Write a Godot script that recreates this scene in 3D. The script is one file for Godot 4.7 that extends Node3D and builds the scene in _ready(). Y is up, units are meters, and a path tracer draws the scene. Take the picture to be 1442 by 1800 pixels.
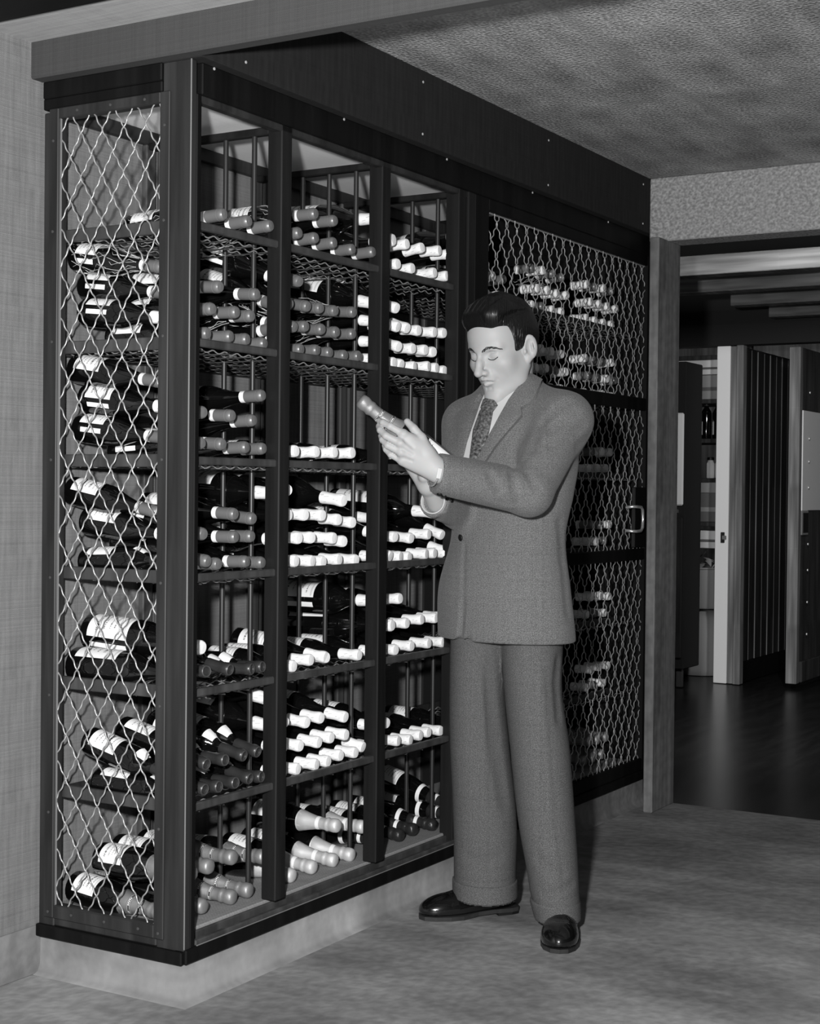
extends Node3D
# A walk-in restaurant wine cage with a man in a tweed suit reading a bottle.
# World: y up, metres. x runs along the open front of the cage (away from the camera), -z is into the cage.

const BAY_A := 0.03
const DIVIDERS := [0.397, 0.897, 1.382]
const SHELVES := [1.903, 1.618, 1.329, 1.042, 0.759, 0.479]
const CAGE_FLOOR := 0.166
const DEPTH := 0.48

var M := {}
var rng := RandomNumberGenerator.new()
var used := {}

func _ready():
	rng.seed = 4711
	# ---------------------------------------------------------------- camera, air, lights, exposure
	var cam := Camera3D.new()
	cam.name = "camera"
	cam.fov = 36.73
	cam.near = 0.05
	cam.far = 60.0
	add_child(cam)
	cam.transform = Transform3D(Basis(Vector3(0.5101, 0.0105, 0.86), Vector3(0.0063, 0.9999, -0.016), Vector3(-0.8601, 0.0136, 0.51)).orthonormalized(), Vector3(-2.9197, 1.25, 2.353))
	cam.current = true
	var we := WorldEnvironment.new()
	we.name = "world_environment"
	var env := Environment.new()
	env.background_mode = Environment.BG_COLOR
	env.background_color = Color(0.02, 0.02, 0.02)
	env.tonemap_mode = Environment.TONE_MAPPER_LINEAR
	env.tonemap_exposure = 1.0
	env.sdfgi_enabled = true
	env.ssao_enabled = true
	env.ssil_enabled = true
	we.environment = env
	add_child(we)
	# the photographer's flash, held a little left of and above the lens
	lamp("photo_flash_light", Vector3(-2.84, 1.46, 2.02), 24.5, 0.055)
	# added unseen spot behind the lintel, brightens the back passage
	var pl := SpotLight3D.new()
	pl.name = "passage_fill_light"
	pl.position = Vector3(3.2, 2.42, 0.75)
	pl.basis = Basis.looking_at(Vector3(1.0, -0.35, -0.35))
	pl.light_energy = 5.2
	pl.light_size = 0.08
	pl.spot_range = 30.0
	pl.spot_attenuation = 2.0
	pl.spot_angle = 62.0
	pl.spot_angle_attenuation = 0.6
	pl.shadow_enabled = true
	add_child(pl)
	lamp("store_room_light", Vector3(7.6, 2.3, -1.9), 1.0, 0.08)
	make_materials()
	band_tex = band_texture()
	for i in 3:
		label_tex.append(label_texture(70 + i))
		cap_tex.append(capsule_texture(0.93, 0.72, 80 + i))
	build_room()
	build_cage()
	build_back_room()
	build_bottles()
	build_person()
	for k in protos: protos[k].free()

func lamp(called: String, at: Vector3, energy: float, size: float):
	var l := OmniLight3D.new()
	l.name = called
	l.position = at
	l.light_energy = energy
	l.light_size = size
	l.omni_range = 30.0
	l.omni_attenuation = 2.0
	l.shadow_enabled = true
	add_child(l)

# ---------------------------------------------------------------- naming
func numbered(called: String) -> String:
	if not used.has(called):
		used[called] = 0
		return called
	used[called] += 1
	return "%s_%03d" % [called, used[called]]

func thing(called: String, label: String, category: String, at := Vector3.ZERO, group := "") -> Node3D:
	var o := Node3D.new()
	o.name = numbered(called)
	add_child(o)
	o.position = at
	tag(o, label, category, group)
	return o

func tag(o: Node3D, label: String, category: String, group := ""):
	o.set_meta("label", label)
	o.set_meta("category", category)
	if group != "":
		o.set_meta("group", group)

func put(called: String, mesh: Mesh, mat: Material, parent: Node = null, xf := Transform3D.IDENTITY) -> MeshInstance3D:
	var o := MeshInstance3D.new()
	if parent == null or parent == self:
		o.name = numbered(called)
	else:
		o.name = called
	o.mesh = mesh
	if mat != null:
		o.material_override = mat
	o.transform = xf
	if parent == null:
		add_child(o)
	else:
		parent.add_child(o, true)
	return o

func struct(called: String, mesh: Mesh, mat: Material, label := "") -> MeshInstance3D:
	var o := put(called, mesh, mat)
	o.set_meta("kind", "structure")
	if label != "":
		o.set_meta("label", label)
	return o

# ---------------------------------------------------------------- textures and materials
func noise_image(w: int, h: int, freq: float, octaves: int, sd: int) -> Image:
	var n := FastNoiseLite.new()
	n.noise_type = FastNoiseLite.TYPE_SIMPLEX_SMOOTH
	n.seed = sd
	n.frequency = freq
	n.fractal_octaves = octaves
	return n.get_seamless_image(w, h)

func tone_image(layers: Array, base: float) -> ImageTexture:
	# each layer: [image, weight]; all the same size; gives base * (1 + sum of weights * centred noise)
	var w: int = layers[0][0].get_width()
	var h: int = layers[0][0].get_height()
	var out := PackedByteArray()
	out.resize(w * h * 3)
	var datas := []
	for l in layers:
		var im: Image = l[0]
		im.convert(Image.FORMAT_L8)
		datas.append(im.get_data())
	for i in w * h:
		var v := 1.0
		for k in layers.size():
			var ww: float = layers[k][1]
			v += ww * (float(datas[k][i]) / 127.5 - 1.0)
		var b := clampi(int(base * v * 255.0), 0, 255)
		out[i * 3] = b
		out[i * 3 + 1] = b
		out[i * 3 + 2] = b
	var img := Image.create_from_data(w, h, false, Image.FORMAT_RGB8, out)
	img.generate_mipmaps()
	return ImageTexture.create_from_image(img)

func bump_of(im: Image, strength: float) -> ImageTexture:
	var c: Image = im.duplicate()
	c.convert(Image.FORMAT_RGBA8)
	c.bump_map_to_normal_map(strength)
	c.generate_mipmaps()
	return ImageTexture.create_from_image(c)

func stretched(w: int, h: int, nw: int, nh: int, freq: float, octaves: int, sd: int) -> Image:
	var im := noise_image(nw, nh, freq, octaves, sd)
	im.resize(w, h, Image.INTERPOLATE_CUBIC)
	return im

func grey(v: float) -> Color:
	return Color(v, v, v)

func plain(v: float, rough: float, metal := 0.0, spec := 0.5) -> StandardMaterial3D:
	var m := StandardMaterial3D.new()
	m.albedo_color = grey(v)
	m.roughness = rough
	m.metallic = metal
	m.metallic_specular = spec
	return m

func textured(tex: ImageTexture, rough: float, scale: float, bump: ImageTexture = null, bump_scale := 1.0, spec := 0.3, world := true) -> StandardMaterial3D:
	var m := StandardMaterial3D.new()
	m.albedo_texture = tex
	m.roughness = rough
	m.metallic_specular = spec
	m.uv1_triplanar = true
	m.uv1_world_triplanar = world
	m.uv1_scale = Vector3(scale, scale, scale)
	if bump != null:
		m.normal_enabled = true
		m.normal_texture = bump
		m.normal_scale = bump_scale
	return m

func weave_image(n: int, period: int, sd: int) -> Image:
	# irregular woven threads, warp and weft
	var r := RandomNumberGenerator.new()
	r.seed = sd
	var warp := PackedFloat32Array()
	var weft := PackedFloat32Array()
	for i in n:
		warp.append(r.randf_range(-1, 1))
		weft.append(r.randf_range(-1, 1))
	var d := PackedByteArray()
	d.resize(n * n)
	for y in n:
		for x in n:
			var over := ((x / period) + (y / period)) % 2 == 0
			var v: float = (warp[x] * 0.6 if over else weft[y] * 0.6) + (0.25 if over else -0.25) + r.randf_range(-0.3, 0.3)
			d[y * n + x] = clampi(int(127.5 + 100.0 * v), 0, 255)
	return Image.create_from_data(n, n, false, Image.FORMAT_L8, d)

func make_materials():
	# concrete: broad mottling plus fine grain
	var big := noise_image(512, 512, 0.006, 4, 11)
	var fine := noise_image(512, 512, 0.09, 3, 12)
	var streak := stretched(512, 512, 512, 96, 0.02, 4, 13)
	M.concrete = textured(tone_image([[big, 0.38], [fine, 0.10], [streak, 0.22]], 0.55), 0.75, 0.55, bump_of(fine, 2.0), 0.25)
	M.floor = textured(tone_image([[big, 0.17], [fine, 0.10], [streak, 0.12]], 0.525), 0.62, 0.45, bump_of(fine, 2.0), 0.2)
	M.curb = textured(tone_image([[big, 0.26], [fine, 0.08], [streak, 0.14]], 0.47), 0.7, 0.6, bump_of(fine, 2.0), 0.2)
	# plaster ceiling, fine sand grain with long trowel streaks
	var sand := noise_image(512, 512, 0.16, 2, 21)
	var trowel := stretched(512, 512, 96, 512, 0.015, 3, 22)
	M.lintel = textured(tone_image([[sand, 0.20], [fine, 0.12]], 0.55), 0.95, 0.9, bump_of(sand, 3.0), 0.6)
	M.ceiling = textured(tone_image([[sand, 0.22], [trowel, 0.10], [big, 0.12]], 0.60), 0.95, 0.9, bump_of(sand, 3.0), 0.6)
	# grasscloth / burlap wall covering
	var wv := weave_image(256, 2, 31)
	var slub := stretched(256, 256, 256, 24, 0.05, 3, 32)
	M.grasscloth = textured(tone_image([[wv, 0.18], [slub, 0.08]], 0.44), 0.95, 3.2, bump_of(wv, 2.0), 0.4)
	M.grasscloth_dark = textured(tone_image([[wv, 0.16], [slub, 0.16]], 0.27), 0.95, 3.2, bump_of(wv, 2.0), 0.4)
	M.entry = textured(tone_image([[wv, 0.12], [slub, 0.06]], 0.62), 0.95, 3.2)
	M.fascia = textured(tone_image([[wv, 0.20], [slub, 0.14]], 0.13), 0.95, 3.6)
	# stained timber
	var grain_v := stretched(512, 512, 512, 24, 0.05, 4, 41)
	var grain_w := stretched(512, 512, 512, 64, 0.012, 3, 42)
	M.frame = textured(tone_image([[grain_v, 0.20], [grain_w, 0.25]], 0.15), 0.5, 1.3, bump_of(grain_v, 2.0), 0.15, 0.4)
	M.frame_black = textured(tone_image([[grain_v, 0.25], [grain_w, 0.3]], 0.055), 0.6, 1.3, null, 1.0, 0.25)
	M.shelf_edge = textured(tone_image([[grain_v, 0.15], [grain_w, 0.2]], 0.23), 0.55, 1.3, null, 1.0, 0.4)
	M.cage_floor = textured(tone_image([[wv, 0.15]], 0.52), 0.7, 1.5)
	M.beam = textured(tone_image([[wv, 0.14], [slub, 0.03]], 0.24), 0.9, 3.0)
	M.timber_mid = textured(tone_image([[grain_v, 0.20], [grain_w, 0.22]], 0.45), 0.7, 1.1, bump_of(grain_v, 2.0), 0.2)
	M.timber_dark = textured(tone_image([[grain_v, 0.25], [grain_w, 0.25]], 0.24), 0.5, 1.1, bump_of(grain_v, 2.0), 0.2)
	M.joist = textured(tone_image([[stretched(512, 512, 24, 512, 0.05, 4, 44), 0.20], [stretched(512, 512, 64, 512, 0.012, 3, 45), 0.20]], 0.36), 0.8, 1.1)
	M.plank = textured(tone_image([[grain_v, 0.25], [grain_w, 0.3]], 0.15), 0.6, 1.1, bump_of(grain_v, 2.0), 0.2)
	M.near_black = plain(0.05, 0.8)  # flat near-black; shade of the passage and door section put into colour
	M.post = textured(tone_image([[grain_v, 0.20], [grain_w, 0.25]], 0.10), 0.5, 1.3, bump_of(grain_v, 2.0), 0.15, 0.3)
	M.column = textured(tone_image([[grain_v, 0.12], [grain_w, 0.14], [stretched(512, 512, 256, 256, 0.05, 3, 43), 0.10]], 0.41), 0.85, 1.2, bump_of(grain_v, 2.0), 0.2)
	M.white_soffit = textured(tone_image([[wv, 0.06]], 0.95), 0.9, 3.2)
	M.white_paint = plain(0.93, 0.6)
	M.lino = textured(tone_image([[stretched(512, 512, 64, 512, 0.03, 4, 51), 0.35]], 0.12), 0.27, 0.8, null, 1.0, 0.35)
	M.wire = plain(0.66, 0.4, 0.5)
	M.wire_dark = plain(0.30, 0.5, 0.4)
	M.net = plain(0.75, 0.6)
	M.rod = plain(0.17, 0.4, 0.3)
	M.nail = plain(0.9, 0.35, 0.6)
	M.screw = plain(0.35, 0.4, 0.6)
	M.chrome = plain(0.95, 0.18, 0.85)
	M.cap_ring = plain(0.27, 0.4, 0.2)
	M.pale_edge = plain(0.42, 0.6)
	M.black = plain(0.03, 0.5)
	M.unseen = plain(0.07, 0.9)  # kept dark so that surfaces out of view bounce little light
	M.glass = plain(0.035, 0.07, 0.0, 0.6)
	M.glass.clearcoat_enabled = true
	M.glass.clearcoat = 0.3
	M.glass.clearcoat_roughness = 0.05
	M.cap_grey = plain(0.43, 0.38, 0.25)
	M.cap_white = plain(0.93, 0.5)
	M.cap_dark = plain(0.22, 0.32, 0.3)
	M.paper = plain(0.90, 0.85)
	M.foil_mid = plain(0.55, 0.42, 0.45)
	M.foil_light = plain(0.80, 0.5, 0.35)
	M.foil_dark = plain(0.20, 0.25, 0.4)
	for fm in [M.foil_mid, M.foil_light, M.foil_dark]:
		fm.uv1_triplanar = true
		fm.uv1_scale = Vector3(14, 14, 14)
		fm.normal_enabled = true
		fm.normal_texture = bump_of(fine, 5.0)
		fm.normal_scale = 0.7
	M.card = plain(0.62, 0.9)
	M.card_dark = plain(0.42, 0.9)

# ---------------------------------------------------------------- mesh helpers (counter-clockwise in, Godot order out)
func begin() -> SurfaceTool:
	var st := SurfaceTool.new()
	st.begin(Mesh.PRIMITIVE_TRIANGLES)
	return st

func tri(st: SurfaceTool, a: Vector3, b: Vector3, c: Vector3):
	var n := (b - a).cross(c - a).normalized()
	for p in [a, c, b]:
		st.set_normal(n)
		st.set_uv(Vector2.ZERO)
		st.add_vertex(p)

func quad(st: SurfaceTool, a: Vector3, b: Vector3, c: Vector3, d: Vector3):
	tri(st, a, b, c)
	tri(st, a, c, d)

func ntri(st: SurfaceTool, a: Vector3, na: Vector3, ua: Vector2, b: Vector3, nb: Vector3, ub: Vector2, c: Vector3, nc: Vector3, uc: Vector2):
	st.set_normal(na); st.set_uv(ua); st.add_vertex(a)
	st.set_normal(nc); st.set_uv(uc); st.add_vertex(c)
	st.set_normal(nb); st.set_uv(ub); st.add_vertex(b)

func add_box(st: SurfaceTool, lo: Vector3, hi: Vector3, bevel := 0.003, xf := Transform3D.IDENTITY):
	# box with chamfered edges
	var e := minf(bevel, 0.45 * minf(hi.x - lo.x, minf(hi.y - lo.y, hi.z - lo.z)))
	var c := (lo + hi) * 0.5
	var h := (hi - lo) * 0.5
	var faces := [[0, 1, 2], [1, 2, 0], [2, 0, 1]]
	var f := func(ax: int, s: float, u: float, v: float) -> Vector3:
		var p := Vector3.ZERO
		var b: int = (ax + 1) % 3
		var d: int = (ax + 2) % 3
		p[ax] = s * h[ax]
		p[b] = u * (h[b] - e)
		p[d] = v * (h[d] - e)
		return xf * (c + p)
	for ax in 3:
		for s in [-1.0, 1.0]:
			var a: Vector3 = f.call(ax, s, -1, -1)
			var b: Vector3 = f.call(ax, s, 1, -1)
			var d: Vector3 = f.call(ax, s, 1, 1)
			var g: Vector3 = f.call(ax, s, -1, 1)
			if s > 0: quad(st, a, b, d, g)
			else: quad(st, a, g, d, b)
	if e <= 0.0: return
	for ax in 3:          # edges running along axis ax
		var b: int = (ax + 1) % 3
		var d: int = (ax + 2) % 3
		for sb in [-1.0, 1.0]:
			for sd in [-1.0, 1.0]:
				var ps := []
				for t in [-1.0, 1.0]:
					var p1 := Vector3.ZERO
					p1[ax] = t * (h[ax] - e); p1[b] = sb * h[b]; p1[d] = sd * (h[d] - e)
					var p2 := Vector3.ZERO
					p2[ax] = t * (h[ax] - e); p2[b] = sb * (h[b] - e); p2[d] = sd * h[d]
					ps.append(xf * (c + p1)); ps.append(xf * (c + p2))
				if sb * sd > 0: quad(st, ps[0], ps[2], ps[3], ps[1])
				else: quad(st, ps[0], ps[1], ps[3], ps[2])
	for sx in [-1.0, 1.0]:
		for sy in [-1.0, 1.0]:
			for sz in [-1.0, 1.0]:
				var p := Vector3(sx * h.x, sy * (h.y - e), sz * (h.z - e))
				var q := Vector3(sx * (h.x - e), sy * h.y, sz * (h.z - e))
				var r := Vector3(sx * (h.x - e), sy * (h.y - e), sz * h.z)
				if sx * sy * sz > 0: tri(st, xf * (c + p), xf * (c + q), xf * (c + r))
				else: tri(st, xf * (c + p), xf * (c + r), xf * (c + q))

func box_mesh(lo: Vector3, hi: Vector3, bevel := 0.003) -> ArrayMesh:
	var st := begin()
	add_box(st, lo, hi, bevel)
	return st.commit()

func add_lathe(st: SurfaceTool, prof: PackedVector2Array, seg: int, a0 := 0.0, a1 := TAU, xf := Transform3D.IDENTITY, uv := false):
	# prof: (radius, along +z), from tail to tip, outside on the right
	var n := prof.size()
	var sn := []
	for i in n - 1:
		var d := prof[i + 1] - prof[i]
		sn.append(Vector2(d.y, -d.x).normalized())
	for i in n - 1:
		var n0: Vector2 = sn[i]
		var n1: Vector2 = sn[i]
		if i > 0 and sn[i - 1].dot(sn[i]) > 0.75: n0 = (sn[i - 1] + sn[i]).normalized()
		if i < n - 2 and sn[i + 1].dot(sn[i]) > 0.75: n1 = (sn[i + 1] + sn[i]).normalized()
		for k in seg:
			var t0 := a0 + (a1 - a0) * k / seg
			var t1 := a0 + (a1 - a0) * (k + 1) / seg
			var e0 := Vector3(cos(t0), sin(t0), 0)
			var e1 := Vector3(cos(t1), sin(t1), 0)
			var p0 := prof[i]
			var p1 := prof[i + 1]
			var A := xf * (e0 * p0.x + Vector3(0, 0, p0.y))
			var B := xf * (e1 * p0.x + Vector3(0, 0, p0.y))
			var C := xf * (e1 * p1.x + Vector3(0, 0, p1.y))
			var D := xf * (e0 * p1.x + Vector3(0, 0, p1.y))
			var bs := xf.basis
			var nA := bs * (e0 * n0.x + Vector3(0, 0, n0.y))
			var nB := bs * (e1 * n0.x + Vector3(0, 0, n0.y))
			var nC := bs * (e1 * n1.x + Vector3(0, 0, n1.y))
			var nD := bs * (e0 * n1.x + Vector3(0, 0, n1.y))
			var u0 := Vector2(float(k) / seg, 1.0 - float(i) / (n - 1))
			var u1 := Vector2(float(k + 1) / seg, 1.0 - float(i) / (n - 1))
			var u2 := Vector2(float(k + 1) / seg, 1.0 - float(i + 1) / (n - 1))
			var u3 := Vector2(float(k) / seg, 1.0 - float(i + 1) / (n - 1))
			if p0.x > 1e-6: ntri(st, A, nA, u0, B, nB, u1, C, nC, u2)
			if p1.x > 1e-6: ntri(st, A, nA, u0, C, nC, u2, D, nD, u3)

func lathe_mesh(prof: PackedVector2Array, seg: int, a0 := 0.0, a1 := TAU) -> ArrayMesh:
	var st := begin()
	add_lathe(st, prof, seg, a0, a1)
	return st.commit()

func add_tube(st: SurfaceTool, pts: Array, r: float, sides: int, caps := true, r_end := -1.0):
	var n := pts.size()
	var up := Vector3.UP
	var d0: Vector3 = (pts[1] - pts[0]).normalized()
	if absf(d0.dot(up)) > 0.9: up = Vector3.RIGHT
	var rings := []
	var norms := []
	for i in n:
		var d: Vector3
		if i == 0: d = pts[1] - pts[0]
		elif i == n - 1: d = pts[n - 1] - pts[n - 2]
		else: d = pts[i + 1] - pts[i - 1]
		d = d.normalized()
		var x := up.cross(d).normalized()
		var y := d.cross(x)
		up = y
		var rr := r if r_end < 0.0 else lerpf(r, r_end, float(i) / (n - 1))
		var ring := []
		var nn := []
		for k in sides:
			var t := TAU * k / sides
			var e := x * cos(t) + y * sin(t)
			ring.append(pts[i] + e * rr)
			nn.append(e)
		rings.append(ring)
		norms.append(nn)
	var z := Vector2.ZERO
	for i in n - 1:
		for k in sides:
			var k1 := (k + 1) % sides
			ntri(st, rings[i][k], norms[i][k], z, rings[i][k1], norms[i][k1], z, rings[i + 1][k1], norms[i + 1][k1], z)
			ntri(st, rings[i][k], norms[i][k], z, rings[i + 1][k1], norms[i + 1][k1], z, rings[i + 1][k], norms[i + 1][k], z)
	if caps:
		for k in sides - 2:
			tri(st, rings[0][0], rings[0][k + 2], rings[0][k + 1])
			tri(st, rings[n - 1][0], rings[n - 1][k + 1], rings[n - 1][k + 2])

func tube_mesh(pts: Array, r: float, sides: int) -> ArrayMesh:
	var st := begin()
	add_tube(st, pts, r, sides)
	return st.commit()

func extrude_mesh(poly: PackedVector2Array, to3: Callable, depth_vec: Vector3) -> ArrayMesh:
	# a flat polygon given thickness; to3 maps a Vector2 to a point
	var st := begin()
	var idx := Geometry2D.triangulate_polygon(poly)
	var pts := []
	for p in poly: pts.append(to3.call(p))
	var i := 0
	while i < idx.size():
		var a: Vector3 = pts[idx[i]]
		var b: Vector3 = pts[idx[i + 1]]
		var c: Vector3 = pts[idx[i + 2]]
		if (b - a).cross(c - a).dot(depth_vec) > 0.0:
			var t := b
			b = c
			c = t
		tri(st, a, b, c)
		tri(st, a + depth_vec, c + depth_vec, b + depth_vec)
		i += 3
	var cen := Vector3.ZERO
	for p in pts: cen += p / pts.size()
	for k in pts.size():
		var a: Vector3 = pts[k]
		var b: Vector3 = pts[(k + 1) % pts.size()]
		var nrm := (b - a).cross(depth_vec)
		if nrm.dot((a + b) * 0.5 - cen) < 0.0: quad(st, a, a + depth_vec, b + depth_vec, b)
		else: quad(st, b, b + depth_vec, a + depth_vec, a)
	return st.commit()

# a crimped (wavy) wire along the straight line a-b, waves of length lam in directions u and v
func crimped(a: Vector3, b: Vector3, u: Vector3, v: Vector3, au: float, av: float, lam: float, phase: float, r: float, per := 6, sides := 5) -> ArrayMesh:
	var len := a.distance_to(b)
	var n := maxi(2, int(ceil(len / lam * per)) + 1)
	var pts := []
	for i in n:
		var t := float(i) / (n - 1)
		var w := TAU * (t * len / lam) + phase
		pts.append(a.lerp(b, t) + u * au * sin(w) + v * av * sin(w + 0.9))
	return tube_mesh(pts, r, sides)

# the two families of wires of a diamond mesh filling a rectangle
func diamond_mesh(parent: Node, org: Vector3, ax: Vector3, up: Vector3, w: float, h: float, sx: float, sy: float, r: float, mat: Material):
	var nrm := ax.cross(up)
	for fam in 2:
		var slope := (sy / sx) * (1.0 if fam == 0 else -1.0)
		var n := int((w + h * sx / sy) / sx) + 3
		for k in n:
			var s0 := sx * (k + 0.35) - (h * sx / sy if fam == 0 else 0.0)   # where the wire meets the bottom edge
			var cand := []
			# clip the line t = (s - s0) * slope to the rectangle
			var t_lo := 0.0
			var t_hi := h
			var s_at_lo := s0
			var s_at_hi := s0 + h / slope
			var pa := Vector2(s_at_lo, t_lo)
			var pb := Vector2(s_at_hi, t_hi)
			var d := pb - pa
			var f0 := 0.0
			var f1 := 1.0
			for q in [[-d.x, pa.x], [d.x, w - pa.x]]:
				if q[0] < 0.0: f0 = maxf(f0, q[1] / q[0])
				elif q[0] > 0.0: f1 = minf(f1, q[1] / q[0])
			if f1 - f0 < 0.004: continue
			var qa := pa + d * f0
			var qb := pa + d * f1
			var A := org + ax * qa.x + up * qa.y
			var B := org + ax * qb.x + up * qb.y
			var dir := (B - A).normalized()
			var ip := dir.cross(nrm).normalized()
			var ph := TAU * ((d * f0).length() / 0.0333) + (0.0 if k % 2 == 0 else PI)
			put("wire", crimped(A, B, ip, nrm, 0.0021, 0.0016, 0.0333, ph, r), mat, parent)

# ---------------------------------------------------------------- the room
func build_room():
	var V := func(x: float, y: float, z: float) -> Vector3: return Vector3(x, y, z)
	struct("floor", box_mesh(Vector3(-6.0, -0.2, -2.2), Vector3(2.98, 0.0, 5.2), 0.0), M.floor, "bare concrete floor in front of the wine cage")
	struct("floor_passage", box_mesh(Vector3(2.98, -0.2, -3.2), Vector3(11.0, -0.004, 5.2), 0.0), M.lino, "dark polished floor of the back passage")
	struct("ceiling", box_mesh(Vector3(-0.04, 2.5, -2.2), Vector3(2.84, 2.75, 5.2), 0.0), M.ceiling, "grey plaster ceiling")
	struct("ceiling_behind", box_mesh(Vector3(-6.0, 2.375, -2.2), Vector3(-0.45, 2.75, 5.2), 0.0), M.unseen, "dark ceiling over the place of the camera")  # out of view; coloured dark to cut the light it bounces
	struct("ceiling_entry", box_mesh(Vector3(-0.4495, 2.375, -2.2), Vector3(-0.04, 2.75, 5.2), 0.0), M.entry, "lower ceiling before the beam")
	struct("ceiling_passage", box_mesh(Vector3(2.98, 2.62, -3.2), Vector3(11.0, 2.8, 5.2), 0.0), M.near_black, "dark ceiling of the back passage")
	# outer walls that close the room behind and beside the camera
	struct("wall_front", box_mesh(Vector3(-6.2, -0.2, -2.2), Vector3(-6.0, 2.75, 5.2), 0.0), M.unseen, "plain wall closing the room behind the camera")
	struct("wall_right", box_mesh(Vector3(-6.2, -0.2, 5.2), Vector3(11.2, 2.8, 5.4), 0.0), M.unseen, "plain wall on the open side of the room")
	struct("wall_end", box_mesh(Vector3(11.0, -0.2, -3.2), Vector3(11.2, 2.8, 5.2), 0.0), M.near_black, "dark end wall of the back passage")
	# wall that carries the cage, covered in grasscloth, on a concrete curb
	struct("wall_left", box_mesh(Vector3(-6.0, 0.12, -0.62), Vector3(2.98, 2.5, -0.48), 0.0), M.grasscloth, "woven grasscloth wall behind the wine cage")
	struct("trim_1", box_mesh(Vector3(-6.0, 0.0, -0.62), Vector3(0.03, 0.125, -0.475), 0.002), M.curb, "concrete curb under the grasscloth wall")
	# beam in front of the cage
	struct("trim_2", box_mesh(Vector3(-0.045, 2.283, -0.5), Vector3(0.0, 2.5, 5.2), 0.004), M.beam, "long ceiling beam in front of the cage")
	struct("trim_3", box_mesh(Vector3(-0.46, 2.362, -0.48), Vector3(-0.235, 2.40, 5.2), 0.004), M.frame_black, "flat dark strip along the entry ceiling")
	# fascia above the open front of the cage
	var fas := struct("trim_4", box_mesh(Vector3(0.0, 2.283, -0.48), Vector3(2.95, 2.5, 0.03), 0.002), M.fascia, "dark cloth fascia between cage and ceiling")
	for x in [0.175, 1.048, 1.91, 2.77]:
		for y in [2.311, 2.465]:
			if x < 0.3 and y > 2.4: continue
			nail(fas, Vector3(x, y, 0.03))
	# curb under the cage, its foot coved into the floor
	var st := begin()
	var prof := [Vector2(-0.006, 0.105), Vector2(-0.005, 0.05), Vector2(-0.003, 0.022), Vector2(0.004, 0.006), Vector2(0.02, 0.0), Vector2(0.022, -0.03)]
	for i in prof.size() - 1:
		var a: Vector2 = prof[i]
		var b: Vector2 = prof[i + 1]
		# long side (faces +z) and short side (faces -x)
		quad(st, Vector3(-a.x * 1.0, a.y, a.x), Vector3(-b.x, b.y, b.x), Vector3(2.95, b.y, b.x), Vector3(2.95, a.y, a.x))
		quad(st, Vector3(-a.x, a.y, -0.48), Vector3(-b.x, b.y, -0.48), Vector3(-b.x, b.y, b.x), Vector3(-a.x, a.y, a.x))
	quad(st, Vector3(0.03, 0.10, -0.48), Vector3(0.03, 0.10, -0.03), Vector3(2.95, 0.10, -0.03), Vector3(2.95, 0.10, -0.48))
	st.generate_normals()
	struct("trim_5", st.commit(), M.curb, "concrete curb under the wine cage")
	# column and lintel of the opening to the passage
	var col := struct("trim_6", box_mesh(Vector3(2.74, 0.0, 0.072), Vector3(2.975, 2.25, 0.11), 0.004), M.column, "grey timber pilaster at the right end of the cage")
	struct("trim_7", box_mesh(Vector3(2.84, 2.248, 0.03), Vector3(2.98, 2.5, 5.2), 0.004), M.lintel, "plaster lintel over the opening")
	struct("trim_8", box_mesh(Vector3(2.931, 0.0, -0.48), Vector3(2.975, 2.5, 0.0715), 0.003), M.frame_black, "dark filler board between the cage and the grey pilaster")
	struct("wall_passage", box_mesh(Vector3(2.975, 0.0, -0.62), Vector3(3.06, 2.62, 0.02), 0.0), M.timber_dark, "short dark wall behind the grey pilaster")

func nail(parent: Node, at: Vector3):
	put("nail", nail_mesh(), M.nail, parent, Transform3D(Basis.IDENTITY, at))

var _nail: ArrayMesh
func nail_mesh() -> ArrayMesh:
	if _nail == null:
		_nail = lathe_mesh(PackedVector2Array([Vector2(0.0042, -0.001), Vector2(0.0038, 0.0015), Vector2(0.0, 0.0025)]), 8)
	return _nail

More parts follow.
